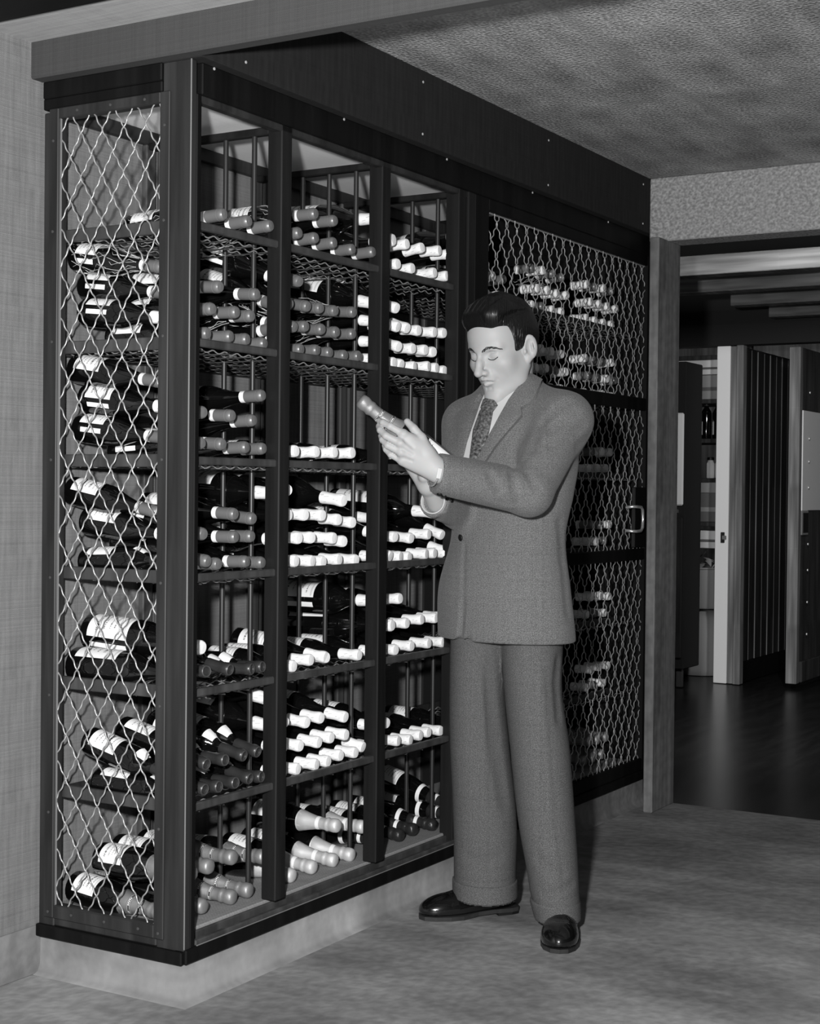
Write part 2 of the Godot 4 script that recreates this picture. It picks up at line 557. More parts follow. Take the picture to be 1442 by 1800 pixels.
# ---------------------------------------------------------------- the cage itself
func build_cage():
	var cage := thing("wine_cage", "dark timber wine cage with mesh side panel, open shelves of bottles and mesh door", "wine rack")
	var P := func(called: String, lo: Vector3, hi: Vector3, mat: Material, bev := 0.003): return put(called, box_mesh(lo, hi, bev), mat, cage)
	# corner post and the frame of the short side
	P.call("corner_post", Vector3(0.0, 0.10, -0.088), Vector3(0.022, 2.2835, 0.0), M.frame, 0.003)
	P.call("corner_post", Vector3(0.0225, 0.10, -0.06), Vector3(0.042, 2.205, 0.0), M.frame_black)
	P.call("frame_stile", Vector3(0.0, 0.10, -0.478), Vector3(0.03, 2.205, -0.425), M.frame)
	P.call("head_board", Vector3(-0.006, 2.24, -0.478), Vector3(0.03, 2.2835, -0.0885), M.frame_black)
	P.call("head_board", Vector3(-0.004, 2.212, -0.478), Vector3(0.03, 2.24, -0.0885), M.frame_black)
	P.call("top_rail", Vector3(0.0, 2.186, -0.425), Vector3(0.03, 2.212, -0.0885), M.frame)
	P.call("bottom_rail", Vector3(0.0, 0.13, -0.425), Vector3(0.03, 0.183, -0.0885), M.frame)
	P.call("sill_board", Vector3(-0.012, 0.098, -0.478), Vector3(0.03, 0.13, 0.0), M.frame_black)
	P.call("pale_corner", Vector3(-0.0008, 0.135, -0.0022), Vector3(0.0018, 2.282, 0.0008), M.pale_edge, 0.0006)  # narrow paler strip along the outer corner of the post
	# picture-frame moulding on the side panel, a few mm proud
	P.call("panel_moulding", Vector3(-0.006, 0.15, -0.455), Vector3(0.0, 2.212, -0.424), M.frame, 0.002)
	P.call("panel_moulding", Vector3(-0.006, 2.186, -0.424), Vector3(0.0, 2.212, -0.0925), M.frame, 0.002)
	P.call("panel_moulding", Vector3(-0.006, 0.15, -0.424), Vector3(0.0, 0.183, -0.0925), M.frame, 0.002)
	P.call("panel_moulding", Vector3(-0.006, 0.15, -0.0925), Vector3(0.0, 2.212, -0.062), M.frame, 0.002)
	for y in [0.165, 0.42, 0.72, 1.02, 1.32, 1.62, 1.90, 2.13]:
		for z in [-0.44, -0.077]:
			put("screw", nail_mesh(), M.screw, cage, Transform3D(Basis(Vector3(0, 0, 1), Vector3(0, 1, 0), Vector3(-1, 0, 0)), Vector3(-0.006, y, z)))
	for z in [-0.36, -0.25, -0.14]:
		for y in [0.167, 2.199]:
			put("screw", nail_mesh(), M.screw, cage, Transform3D(Basis(Vector3(0, 0, 1), Vector3(0, 1, 0), Vector3(-1, 0, 0)), Vector3(-0.006, y, z)))
	# black soffit strip, fascia rail, sill
	P.call("soffit_strip", Vector3(0.0425, 2.205, -0.03), Vector3(2.93, 2.283, 0.0), M.frame_black)
	P.call("front_rail", Vector3(0.0425, 2.186, -0.03), Vector3(1.40, 2.205, -0.004), M.frame)
	for x in [0.087, 0.668, 1.25, 1.85, 2.5]: put("nail", nail_mesh(), M.nail, cage, Transform3D(Basis.IDENTITY, Vector3(x, 2.2775, 0.0)))
	P.call("sill_board", Vector3(0.0, 0.098, -0.03), Vector3(2.93, 0.134, 0.006), M.frame_black)
	P.call("sill_rail", Vector3(0.0425, 0.134, -0.013), Vector3(1.40, 0.148, 0.002), M.shelf_edge)
	P.call("sill_rail", Vector3(0.0425, 0.134, -0.034), Vector3(1.40, 0.160, -0.024), M.shelf_edge)
	P.call("sill_rail", Vector3(0.0425, 0.1345, 0.0025), Vector3(1.40, 0.1375, 0.0058), M.pale_edge, 0.001)
	P.call("cage_floor", Vector3(0.03, 0.10, -0.478), Vector3(2.93, CAGE_FLOOR, -0.0345), M.cage_floor)
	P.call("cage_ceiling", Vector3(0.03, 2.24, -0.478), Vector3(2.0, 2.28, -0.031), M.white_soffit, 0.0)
	P.call("cage_ceiling", Vector3(2.001, 2.24, -0.478), Vector3(2.93, 2.28, -0.031), M.near_black, 0.0)  # same ceiling in near-black, for the dimness behind the mesh door
	P.call("shade_sheet", Vector3(1.95, CAGE_FLOOR, -0.479), Vector3(2.93, 2.2, -0.470), M.near_black, 0.0)  # added sheet; dimness behind the mesh door put into its colour
	P.call("back_rail", Vector3(0.03, 2.20, -0.478), Vector3(2.93, 2.24, -0.462), M.frame)
	# posts, top rails and rods of the three dividers
	for i in 3:
		var x: float = DIVIDERS[i]
		if i < 2:
			P.call("divider_post", Vector3(x - 0.017, CAGE_FLOOR, -0.05), Vector3(x + 0.031, 2.205, -0.004), M.post)
		P.call("divider_rail", Vector3(x - 0.012, 2.185, -0.462), Vector3(x + 0.012, 2.205, -0.0505), M.post)
		for z in [-0.105, -0.200, -0.295]:
			put("divider_rod", tube_mesh([Vector3(x, CAGE_FLOOR, z), Vector3(x, 2.186, z)], 0.0072, 10), M.rod, cage)
		P.call("back_batten", Vector3(x - 0.02, CAGE_FLOOR, -0.478), Vector3(x + 0.02, 2.2, -0.458), M.timber_dark)
		P.call("back_batten", Vector3(x + 0.045, CAGE_FLOOR, -0.478), Vector3(x + 0.085, 2.2, -0.466), M.timber_dark)
	P.call("divider_post", Vector3(1.335, 0.134, -0.05), Vector3(1.385, 2.205, -0.002), M.post)
	P.call("divider_post", Vector3(1.395, 0.134, -0.04), Vector3(1.437, 2.205, 0.0), M.post)
	# the shelves: front lip, back lip, end lips and a crimped wire grid
	for i in 6:
		var y: float = SHELVES[i]
		var sec := [[0.0425, 1.33], [1.44, 2.93]]
		for k in 2:
			var x0: float = sec[k][0]
			var x1: float = sec[k][1]
			var lip := P.call("shelf", Vector3(x0, y - 0.020, -0.032 if k == 0 else -0.075), Vector3(x1, y, -0.014 if k == 0 else -0.06), M.shelf_edge if k == 0 else M.frame) as MeshInstance3D
			put("back_lip", box_mesh(Vector3(x0, y - 0.03, -0.462), Vector3(x1, y - 0.004, -0.448), 0.002), M.frame, lip)
			if k == 0: put("end_lip", box_mesh(Vector3(0.031, y - 0.026, -0.448), Vector3(0.0445, y + 0.006, -0.033), 0.002), M.shelf_edge, lip)
			for j in 9:
				var z := -0.050 - 0.048 * j
				put("wire", crimped(Vector3(x0, y - 0.024, z), Vector3(x1, y - 0.024, z), Vector3.UP, Vector3(0, 0, 1), 0.0036, 0.001, 0.05, 1.7 * j, 0.0019, 6, 4), M.wire, lip)
			var nx := int((x1 - x0) / 0.10)
			for j in nx:
				var xx := x0 + 0.05 + 0.10 * j
				put("cross_wire", tube_mesh([Vector3(xx, y - 0.0275, -0.45), Vector3(xx, y - 0.0275, -0.03)], 0.002, 4), M.wire_dark, lip)
	# mesh side panel
	var pan := P.call("side_mesh_panel", Vector3(0.004, 0.176, -0.428), Vector3(0.009, 2.19, -0.423), M.card_dark, 0.001) as MeshInstance3D
	diamond_mesh(pan, Vector3(0.008, 0.178, -0.426), Vector3(0, 0, 1), Vector3.UP, 0.334, 2.012, 0.0705, 0.113, 0.0021, M.wire)
	# mesh door with its frame, two cross rails and the latch
	for b in [[Vector3(1.44, 0.134, -0.03), Vector3(1.535, 2.205, 0.0)], [Vector3(2.905, 0.134, -0.03), Vector3(2.93, 2.205, 0.0)]]:
		P.call("door_stile", b[0], b[1], M.frame_black)
	P.call("door_rail", Vector3(1.535, 2.165, -0.03), Vector3(2.905, 2.205, 0.0), M.frame_black)
	P.call("door_rail", Vector3(1.535, 0.134, -0.03), Vector3(2.905, 0.182, 0.0), M.frame_black)
	P.call("door_rail", Vector3(1.535, 1.582, -0.03), Vector3(2.905, 1.632, 0.0), M.frame_black)
	P.call("door_rail", Vector3(1.535, 0.985, -0.03), Vector3(2.905, 1.03, 0.0), M.frame_black)
	var dm := P.call("door_mesh", Vector3(1.535, 2.160, -0.018), Vector3(2.905, 2.165, -0.012), M.wire, 0.001) as MeshInstance3D
	diamond_mesh(dm, Vector3(1.535, 0.182, -0.014), Vector3(1, 0, 0), Vector3.UP, 1.37, 1.983, 0.074, 0.113, 0.0020, M.wire)
	P.call("latch_plate", Vector3(2.79, 1.035, -0.012), Vector3(2.905, 1.275, 0.004), M.black)
	var hp := []
	for p in [Vector3(2.80, 1.205, 0.004), Vector3(2.80, 1.208, 0.03), Vector3(2.815, 1.208, 0.042), Vector3(2.85, 1.207, 0.046), Vector3(2.868, 1.195, 0.046), Vector3(2.872, 1.16, 0.046), Vector3(2.868, 1.125, 0.046), Vector3(2.85, 1.112, 0.046), Vector3(2.815, 1.111, 0.042), Vector3(2.80, 1.112, 0.03), Vector3(2.80, 1.114, 0.004)]:
		hp.append(Vector3(p.x - 0.082, p.y - 0.01, p.z - 0.008))
	var h := put("door_handle", tube_mesh(hp, 0.0065, 8), M.chrome, cage)
	h.set_meta("label", "bright metal pull handle")

# ---------------------------------------------------------------- passage and store room seen through the opening
func build_back_room():
	for i in 4:
		var x: float = [4.62, 5.27, 5.93, 6.60][i]
		var z0: float = [-0.46, -0.66, -0.72, -0.70][i]
		struct("trim_%d" % (20 + i), box_mesh(Vector3(x, 2.37, [-3.0, -3.0, -0.70, -0.68][i]), Vector3(x + 0.12, 2.47, 5.2), 0.004), M.joist, "ceiling beam of the back passage, %s from the opening" % ["nearest", "second", "third", "farthest"][i])
	# bulkhead over the doors
	struct("wall_bulkhead", box_mesh(Vector3(6.92, 2.235, -3.0), Vector3(7.05, 2.62, 5.2), 0.0), M.near_black, "dark wall above the store room doors")
	struct("wall_passage_left", box_mesh(Vector3(3.06, 0.0, -1.9), Vector3(7.0, 2.62, -1.75), 0.0), M.near_black, "dark left wall of the back passage")
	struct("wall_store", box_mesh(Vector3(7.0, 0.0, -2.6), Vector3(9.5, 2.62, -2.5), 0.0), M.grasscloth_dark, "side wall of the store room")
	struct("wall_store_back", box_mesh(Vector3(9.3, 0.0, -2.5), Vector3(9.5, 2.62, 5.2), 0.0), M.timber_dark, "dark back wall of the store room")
	# white jamb
	var j := struct("door_1", box_mesh(Vector3(6.9, 0.0, -1.118), Vector3(6.98, 2.228, -1.028), 0.003), M.white_paint, "white painted door jamb of the store room")
	put("strike_plate", box_mesh(Vector3(6.888, 0.93, -1.075), Vector3(6.9, 1.0, -1.05), 0.002), M.black, j)
	put("latch_bolt", box_mesh(Vector3(6.882, 0.952, -1.062), Vector3(6.889, 0.978, -1.034), 0.002), M.chrome, j)
	# plank partition facing the room
	var pw := struct("door_2", box_mesh(Vector3(6.91, 0.0, -1.026), Vector3(6.96, 2.226, -0.985), 0.003), M.timber_mid, "vertical plank partition with two pale edge boards")
	put("edge_board", box_mesh(Vector3(6.89, 0.0, -0.982), Vector3(6.96, 2.23, -0.935), 0.003), M.timber_mid, pw)
	for i in 9:
		var x := 6.962 + 0.135 * i
		put("plank", box_mesh(Vector3(x, 0.14, -0.975 - 0.004 * (i % 2)), Vector3(x + 0.130, 2.222, -0.945 - 0.004 * (i % 2)), 0.005), M.plank, pw)
		if i > 0: put("lit_gap_strip", box_mesh(Vector3(x - 0.0045, 0.145, -0.960), Vector3(x - 0.0005, 2.21, -0.9445), 0.0), M.timber_mid, pw)  # light showing between the planks, painted as added pale strips
	put("base_board", box_mesh(Vector3(6.962, 0.0, -0.985), Vector3(8.3, 0.138, -0.95), 0.004), M.frame_black, pw)
	# the studded door leaf at the right
	var dl := struct("door_3", box_mesh(Vector3(6.96, 0.03, -0.625), Vector3(8.1, 2.205, -0.565), 0.003), M.timber_dark, "studded dark door leaf with a pale edge")
	put("edge_board", box_mesh(Vector3(6.9, 0.03, -0.632), Vector3(6.958, 2.205, -0.56), 0.003), M.timber_mid, dl)
	put("kick_board", box_mesh(Vector3(6.965, 0.035, -0.565), Vector3(8.1, 0.17, -0.545), 0.004), M.timber_dark, dl)
	put("upper_panel", box_mesh(Vector3(6.965, 1.15, -0.566), Vector3(8.05, 1.80, -0.556), 0.003), M.white_paint, dl)
	put("window_frame", box_mesh(Vector3(6.965, 0.99, -0.566), Vector3(7.10, 1.15, -0.553), 0.003), M.chrome, dl)
	put("pane", box_mesh(Vector3(6.978, 1.005, -0.553), Vector3(7.085, 1.135, -0.549), 0.001), M.black, dl)
	for y in [0.34, 0.55, 0.76, 0.93, 1.30, 1.47, 1.62, 1.92]:
		put("stud", nail_mesh(), M.nail, dl, Transform3D(Basis.IDENTITY.scaled(Vector3(2.2, 2.2, 2.2)), Vector3(7.09, y, -0.55)))
	# tall cupboard just behind the pilaster
	var fr := thing("tall_cabinet", "tall dark cupboard with a pale upper door, half hidden behind the grey pilaster", "cupboard", Vector3(6.5, 0, -1.7))
	put("body", box_mesh(Vector3(0.0, 0.12, 0.0), Vector3(0.3, 2.1, 0.52), 0.006), M.near_black, fr)
	put("upper_door", box_mesh(Vector3(-0.02, 1.175, 0.01), Vector3(0.0, 1.77, 0.512), 0.012), M.cap_white, fr)
	put("lower_door", box_mesh(Vector3(-0.02, 0.19, 0.01), Vector3(0.0, 1.10, 0.512), 0.008), M.frame, fr)
	put("handle", box_mesh(Vector3(-0.045, 1.125, 0.44), Vector3(0.0, 1.15, 0.48), 0.004), M.chrome, fr)
	for z in [0.02, 0.46]: put("leg", box_mesh(Vector3(0.03, 0.0, z), Vector3(0.07, 0.12, z + 0.04), 0.004), M.shelf_edge, fr)
	# store room shelves and what lies on them
	var sh := thing("store_shelves", "open store room shelves seen through the gap beside the white jamb", "shelving", Vector3(7.2, 0, -1.5))
	for y in [1.06, 1.36, 1.63, 1.90, 2.20]:
		put("board", box_mesh(Vector3(0.0, y - 0.03, -0.5), Vector3(0.42, y, 0.36), 0.003), M.timber_dark, sh)
	for z in [-0.5, 0.34]: put("upright", box_mesh(Vector3(0.42, 0.0, z), Vector3(0.46, 2.3, z + 0.04), 0.003), M.timber_dark, sh)
	carton("cardboard_box", "flat pale box on the top store shelf, lying on a grey carton", Vector3(7.22, 2.07, -1.60), Vector3(0.3, 0.10, 0.5), M.paper)
	carton("cardboard_box", "grey carton under the flat pale box on the top store shelf", Vector3(7.21, 1.90, -1.62), Vector3(0.32, 0.165, 0.52), M.card)
	for k in 2:
		var jar := thing("storage_jar", ["pale store room jar, half hidden behind the white jamb", "pale store room jar, in clear view left of the white jamb"][k], "jar", Vector3(7.30, 1.3602, -1.235 - 0.062 * k), "pale jars on the store shelf")
		var js := begin()
		add_lathe(js, PackedVector2Array([Vector2(0.0, 0.0), Vector2(0.024, 0.0), Vector2(0.028, 0.006), Vector2(0.028, 0.10), Vector2(0.020, 0.115), Vector2(0.019, 0.125), Vector2(0.0, 0.125)]), 16, 0.0, TAU, Transform3D(Basis(Vector3.RIGHT, -PI / 2), Vector3.ZERO))
		put("jar_body", js.commit(), M.cap_white, jar)
		js = begin()
		add_lathe(js, PackedVector2Array([Vector2(0.023, 0.124), Vector2(0.024, 0.125), Vector2(0.024, 0.142), Vector2(0.020, 0.145), Vector2(0.0, 0.145)]), 16, 0.0, TAU, Transform3D(Basis(Vector3.RIGHT, -PI / 2), Vector3.ZERO))
		put("lid", js.commit(), M.black, jar)
	for k in 2:
		var sb: Node3D = bottle_proto("d", 2).duplicate()
		sb.name = numbered("standing_bottle")
		add_child(sb)
		tag(sb, ["dark bottle standing on the store shelf, beside the white jamb", "dark bottle standing on the store shelf, left of another standing bottle"][k], "bottle", "bottles standing in the store room")
		sb.transform = Transform3D(Basis(Vector3.RIGHT, -PI / 2), Vector3(7.26, 1.6302, -1.235 - 0.082 * k))
	var oc := carton("open_carton", "open carton with raised flaps on the lower store shelf", Vector3(7.22, 1.0605, -1.55), Vector3(0.3, 0.2, 0.45), M.card_dark)
	put("flap", box_mesh(Vector3(-0.01, 0.2, 0.0), Vector3(0.0, 0.27, 0.44), 0.001), M.card, oc)
	carton("cardboard_box", "white box below the lowest store shelf", Vector3(7.21, 0.88, -1.6), Vector3(0.3, 0.12, 0.5), M.paper)
	var bin := thing("storage_bin", "grey bin with crumpled paper, lowest in the store room", "bin", Vector3(7.38, 0.46, -1.38))
	var st := begin()
	add_lathe(st, PackedVector2Array([Vector2(0.0, 0.0), Vector2(0.15, 0.0), Vector2(0.165, 0.02), Vector2(0.18, 0.27), Vector2(0.19, 0.275), Vector2(0.185, 0.285), Vector2(0.17, 0.275)]), 20, 0.0, TAU, Transform3D(Basis(Vector3.RIGHT, -PI / 2), Vector3.ZERO))
	put("bin_body", st.commit(), M.card, bin)
	st = begin()
	for k in 14:
		var a := Vector3(rng.randf_range(-0.12, 0.12), rng.randf_range(0.24, 0.36), rng.randf_range(-0.12, 0.12))
		var b := a + Vector3(rng.randf_range(-0.08, 0.08), rng.randf_range(-0.06, 0.05), rng.randf_range(-0.08, 0.08))
		var c := a + Vector3(rng.randf_range(-0.08, 0.08), rng.randf_range(-0.06, 0.05), rng.randf_range(-0.08, 0.08))
		tri(st, a, b, c)
		tri(st, a, c, b + Vector3(0.01, 0.01, 0.0))
	put("crumpled_paper", st.commit(), M.paper, bin)
	var sack := thing("flour_sack", "slumped pale sack on the floor under the grey bin", "sack", Vector3(7.38, 0.0, -1.38))
	st = begin()
	add_lathe(st, PackedVector2Array([Vector2(0.0, 0.0), Vector2(0.17, 0.0), Vector2(0.2, 0.04), Vector2(0.19, 0.18), Vector2(0.2, 0.3), Vector2(0.17, 0.39), Vector2(0.1, 0.44), Vector2(0.0, 0.45)]), 18, 0.0, TAU, Transform3D(Basis(Vector3.RIGHT, -PI / 2), Vector3.ZERO))
	put("sack_body", st.commit(), M.card, sack)

func carton(called: String, label: String, at: Vector3, size: Vector3, mat: Material) -> Node3D:
	var c := thing(called, label, "box", at)
	put("box_body", box_mesh(Vector3.ZERO, size, 0.003), mat, c)
	put("tape", box_mesh(Vector3(-0.0015, size.y * 0.35, 0.002), Vector3(0.0, size.y * 0.5, size.z - 0.002), 0.0), M.card_dark if mat != M.card_dark else M.card, c)
	return c

# ---------------------------------------------------------------- bottles
const LEVEL_NAMES := ["top shelf", "second shelf", "third shelf", "fourth shelf", "fifth shelf", "sixth shelf", "cage floor"]
const BAY_NAMES := ["left bay", "middle bay", "right bay", "behind mesh door"]
const ROW_NAMES := ["lowest row", "second row up", "third row up", "fourth row up"]
const ORD := ["first", "second", "third", "fourth", "fifth", "sixth", "seventh", "eighth", "ninth", "tenth", "eleventh", "twelfth", "thirteenth", "fourteenth"]
const KIND_WORDS := {"g": "grey-capped wine bottle", "w": "white-capped wine bottle", "d": "dark-capped wine bottle", "m": "large white-capped bottle", "q": "large grey-capped bottle", "e": "grey-foiled champagne bottle", "s": "silver-foiled champagne bottle", "k": "dark-foiled champagne bottle"}
const RADIUS := {"g": 0.0385, "w": 0.0375, "d": 0.0375, "m": 0.049, "q": 0.049, "e": 0.0425, "s": 0.0425, "k": 0.0425}
const LENGTH := {"g": 0.305, "w": 0.30, "d": 0.30, "m": 0.37, "q": 0.37, "e": 0.315, "s": 0.315, "k": 0.315}
var protos := {}
var racked := []          # every bottle before it is placed

func V2(a: Array) -> PackedVector2Array:
	var o := PackedVector2Array()
	for p in a: o.append(Vector2(p[0], p[1]))
	return o

func label_texture(sd: int) -> ImageTexture:
	var r := RandomNumberGenerator.new()
	r.seed = sd
	var im := Image.create(96, 72, false, Image.FORMAT_RGB8)
	im.fill(grey(0.90))
	for k in 3:
		im.fill_rect(Rect2i(4, 4 + k, 88, 1), grey(0.78))
	# rows of small print, too small to read, and a crest or a heading
	var y := 14
	while y < 62:
		var big: bool = r.randf() < 0.3
		var hh: int = 5 if big else 2
		var x: int = 12 + r.randi_range(0, 14)
		var x_end: int = 84 - r.randi_range(0, 14)
		while x < x_end:
			var w: int = r.randi_range(2, 7 if big else 5)
			im.fill_rect(Rect2i(x, y, mini(w, x_end - x), hh), grey(r.randf_range(0.35, 0.62)))
			x += w + r.randi_range(1, 3)
		y += hh + r.randi_range(4, 9)
	im.generate_mipmaps()
	return ImageTexture.create_from_image(im)

func capsule_texture(base: float, mark: float, sd: int) -> ImageTexture:
	var r := RandomNumberGenerator.new()
	r.seed = sd
	var im := Image.create(128, 64, false, Image.FORMAT_RGB8)
	im.fill(grey(base))
	for k in 26:
		var x: int = r.randi_range(0, 120)
		var y: int = r.randi_range(8, 50)
		var n: int = r.randi_range(3, 8)
		for t in n:
			im.fill_rect(Rect2i(clampi(x + t / 2, 0, 126), clampi(y + t, 0, 62), 2, 1), grey(mark))
	im.generate_mipmaps()
	return ImageTexture.create_from_image(im)

func paper_mat(tex: ImageTexture, rough: float) -> StandardMaterial3D:
	var m := StandardMaterial3D.new()
	m.albedo_texture = tex
	m.roughness = rough
	m.metallic_specular = 0.25
	return m

func bottle_profile(kind: String) -> PackedVector2Array:
	var r: float = RADIUS[kind]
	if kind in ["g", "w"]:      # sloping burgundy shoulders
		return V2([[0, 0.012], [r - 0.012, 0.003], [r - 0.004, 0.0], [r - 0.0008, 0.003], [r, 0.009], [r, 0.125], [r - 0.0015, 0.14], [r - 0.006, 0.157], [r - 0.013, 0.178], [r - 0.0185, 0.198], [0.0155, 0.222], [0.0142, 0.24], [0.0138, 0.29], [0.0, 0.291]])
	if kind == "d":             # high bordeaux shoulders
		return V2([[0, 0.012], [r - 0.012, 0.003], [r - 0.004, 0.0], [r - 0.0008, 0.003], [r, 0.009], [r, 0.165], [r - 0.002, 0.178], [r - 0.008, 0.193], [r - 0.017, 0.206], [0.0155, 0.218], [0.0142, 0.232], [0.0138, 0.29], [0.0, 0.291]])
	if kind in ["m", "q"]:
		return V2([[0, 0.014], [r - 0.014, 0.003], [r - 0.005, 0.0], [r - 0.001, 0.003], [r, 0.01], [r, 0.185], [r - 0.002, 0.20], [r - 0.009, 0.22], [r - 0.020, 0.243], [r - 0.029, 0.263], [0.0172, 0.285], [0.016, 0.30], [0.0152, 0.355], [0.0, 0.356]])
	return V2([[0, 0.02], [r - 0.016, 0.006], [r - 0.006, 0.0], [r - 0.001, 0.004], [r, 0.012], [r, 0.12], [r - 0.0015, 0.138], [r - 0.006, 0.16], [r - 0.0125, 0.182], [r - 0.019, 0.206], [0.0185, 0.232], [0.0165, 0.25], [0.0155, 0.28], [0.0, 0.30]])

func netting(prof: PackedVector2Array, top: float) -> ArrayMesh:
	# thin wire in a zigzag net round the bottle
	var st := begin()
	var n := 8
	for k in n:
		for s in [-1.0, 1.0]:
			var pts := []
			for i in 10:
				var z := 0.02 + (top - 0.02) * i / 9.0
				var r := 0.0
				for j in prof.size() - 1:
					if prof[j].y <= z and z <= prof[j + 1].y and prof[j + 1].y > prof[j].y: r = lerpf(prof[j].x, prof[j + 1].x, (z - prof[j].y) / (prof[j + 1].y - prof[j].y))
				var t: float = TAU * k / n + s * (0.5 if i % 2 == 0 else -0.12) * TAU / n * 0.5 + (PI / n if (i / 2) % 2 == 1 else 0.0)
				pts.append(Vector3(cos(t), sin(t), 0.0) * (r + 0.0012) + Vector3(0, 0, z))
			add_tube(st, pts, 0.0007, 3, false)
	return st.commit()

func bottle_proto(kind: String, variant: int) -> Node3D:
	var key := "%s%d" % [kind, variant]
	if protos.has(key): return protos[key]
	var o := Node3D.new()
	protos[key] = o
	var r: float = RADIUS[kind]
	var L: float = LENGTH[kind]
	put("glass_body", lathe_mesh(bottle_profile(kind), 22), M.glass, o)
	var mid := deg_to_rad([108.0, 128.0, 92.0][variant])
	var lw := deg_to_rad([62.0, 55.0, 66.0][variant])
	var z0 := 0.028
	var z1: float = [0.112, 0.100, 0.118][variant]
	if kind in ["m", "q"]: z1 += 0.05
	if kind in ["e", "s", "k"]: z1 = 0.105
	var lr := r + 0.0006
	put("label", lathe_mesh(V2([[lr, z0], [lr, z1]]), 14, mid - lw, mid + lw), paper_mat(label_tex[variant], 0.8), o)
	if variant != 2 and kind in ["g", "w", "m", "q"]:
		put("vintage_strip", lathe_mesh(V2([[lr, z0 + 0.008], [lr, z1 - 0.004]]), 5, mid + lw + 0.30, mid + lw + 0.62), M.paper, o)
	if kind == "g" and variant == 1:
		put("wire_netting", netting(bottle_profile(kind), 0.225), M.net, o)
	if kind == "g":
		put("capsule", lathe_mesh(V2([[0.0145, 0.248], [0.0158, 0.249], [0.0158, 0.283], [0.0164, 0.2835], [0.0164, 0.2865], [0.0156, 0.287], [0.0156, 0.2895], [0.0164, 0.290], [0.0164, 0.294], [0.0155, 0.299], [0.0125, 0.303], [0.0, 0.3045]]), 18), M.cap_grey, o)
		put("neck_band", lathe_mesh(V2([[0.0146, 0.2345], [0.0156, 0.235], [0.0157, 0.2485], [0.0148, 0.2488]]), 18), M.paper, o)
	elif kind == "w":
		put("capsule", lathe_mesh(V2([[0.0148, 0.232], [0.0163, 0.2335], [0.0166, 0.24], [0.0156, 0.252], [0.0151, 0.262], [0.0152, 0.272], [0.0164, 0.281], [0.0170, 0.288], [0.0166, 0.295], [0.0145, 0.299], [0.0, 0.300]]), 18), paper_mat(cap_tex[variant], 0.5), o)
	elif kind in ["m", "q"]:
		put("capsule", lathe_mesh(V2([[0.0163, 0.292], [0.0182, 0.2935], [0.0184, 0.30], [0.0172, 0.315], [0.0168, 0.33], [0.0172, 0.342], [0.0186, 0.352], [0.0190, 0.359], [0.0183, 0.366], [0.0155, 0.370], [0.0, 0.371]]), 18), paper_mat(cap_tex[variant], 0.5) if kind == "m" else M.cap_grey, o)
	elif kind == "d":
		put("capsule", lathe_mesh(V2([[0.0150, 0.226], [0.0158, 0.2275], [0.0152, 0.25], [0.0150, 0.278], [0.0166, 0.281], [0.0168, 0.290], [0.0160, 0.297], [0.0135, 0.2995], [0.0105, 0.2985], [0.0095, 0.295], [0.0, 0.295]]), 18), M.cap_dark, o)
		put("lip_ring", lathe_mesh(V2([[0.0150, 0.2955], [0.0154, 0.2985], [0.0138, 0.3005], [0.0116, 0.2995], [0.0112, 0.297]]), 16), M.cap_ring, o)
		put("neck_label", lathe_mesh(V2([[r - 0.0012, 0.178], [r - 0.0072, 0.193], [r - 0.0162, 0.2065]]), 8, mid - 0.55, mid + 0.55), M.paper, o)
	else:
		var foil: StandardMaterial3D = M.foil_mid if kind == "e" else (M.foil_light if kind == "s" else M.foil_dark)
		# crumpled foil over neck, wire hood and mushroom cork
		var pr := V2([[r - 0.0118, 0.1825], [r - 0.0112, 0.184], [r - 0.0178, 0.208], [0.0195, 0.234], [0.0176, 0.25], [0.0170, 0.266], [0.0185, 0.272], [0.0200, 0.276], [0.0188, 0.281], [0.0178, 0.285], [0.0196, 0.290], [0.0205, 0.297], [0.0198, 0.306], [0.0165, 0.312], [0.009, 0.3145], [0.0, 0.315]])
		if kind == "k": pr = V2([[0.0215, 0.216], [0.0225, 0.217], [0.0195, 0.234], [0.0176, 0.25], [0.0170, 0.266], [0.0185, 0.272], [0.0200, 0.276], [0.0188, 0.281], [0.0178, 0.285], [0.0196, 0.290], [0.0205, 0.297], [0.0198, 0.306], [0.0165, 0.312], [0.009, 0.3145], [0.0, 0.315]])
		var st := begin()
		add_lathe(st, pr, 20)
		var fm := st.commit()
		var mdt := MeshDataTool.new()
		mdt.create_from_surface(fm, 0)
		for i in mdt.get_vertex_count():
			var p := mdt.get_vertex(i)
			var a := atan2(p.y, p.x)
			var w := 0.0007 * sin(7.0 * a + 160.0 * p.z) * sin(230.0 * p.z + 2.0 * a)
			mdt.set_vertex(i, Vector3(p.x, p.y, 0).normalized() * w + p)
		var am := ArrayMesh.new()
		mdt.commit_to_surface(am)
		var s2 := SurfaceTool.new()
		s2.create_from(am, 0)
		s2.generate_normals()
		put("foil", s2.commit(), foil, o)
		var br := 0.0186 if kind != "k" else 0.0187
		put("neck_band", lathe_mesh(V2([[br + 0.0008, 0.2405], [br - 0.0006, 0.252]]), 20), paper_mat(band_tex, 0.6) if kind == "e" else M.paper, o)
		if kind == "e": put("neck_band", lathe_mesh(V2([[r - 0.0170, 0.2085], [r - 0.0202, 0.2205]]), 20), paper_mat(band_tex, 0.6), o)
		put("collar_band", lathe_mesh(V2([[r - 0.0105, 0.180], [r - 0.0140, 0.193]]), 20), M.paper if kind == "k" else foil, o)
	return o

var band_tex: ImageTexture

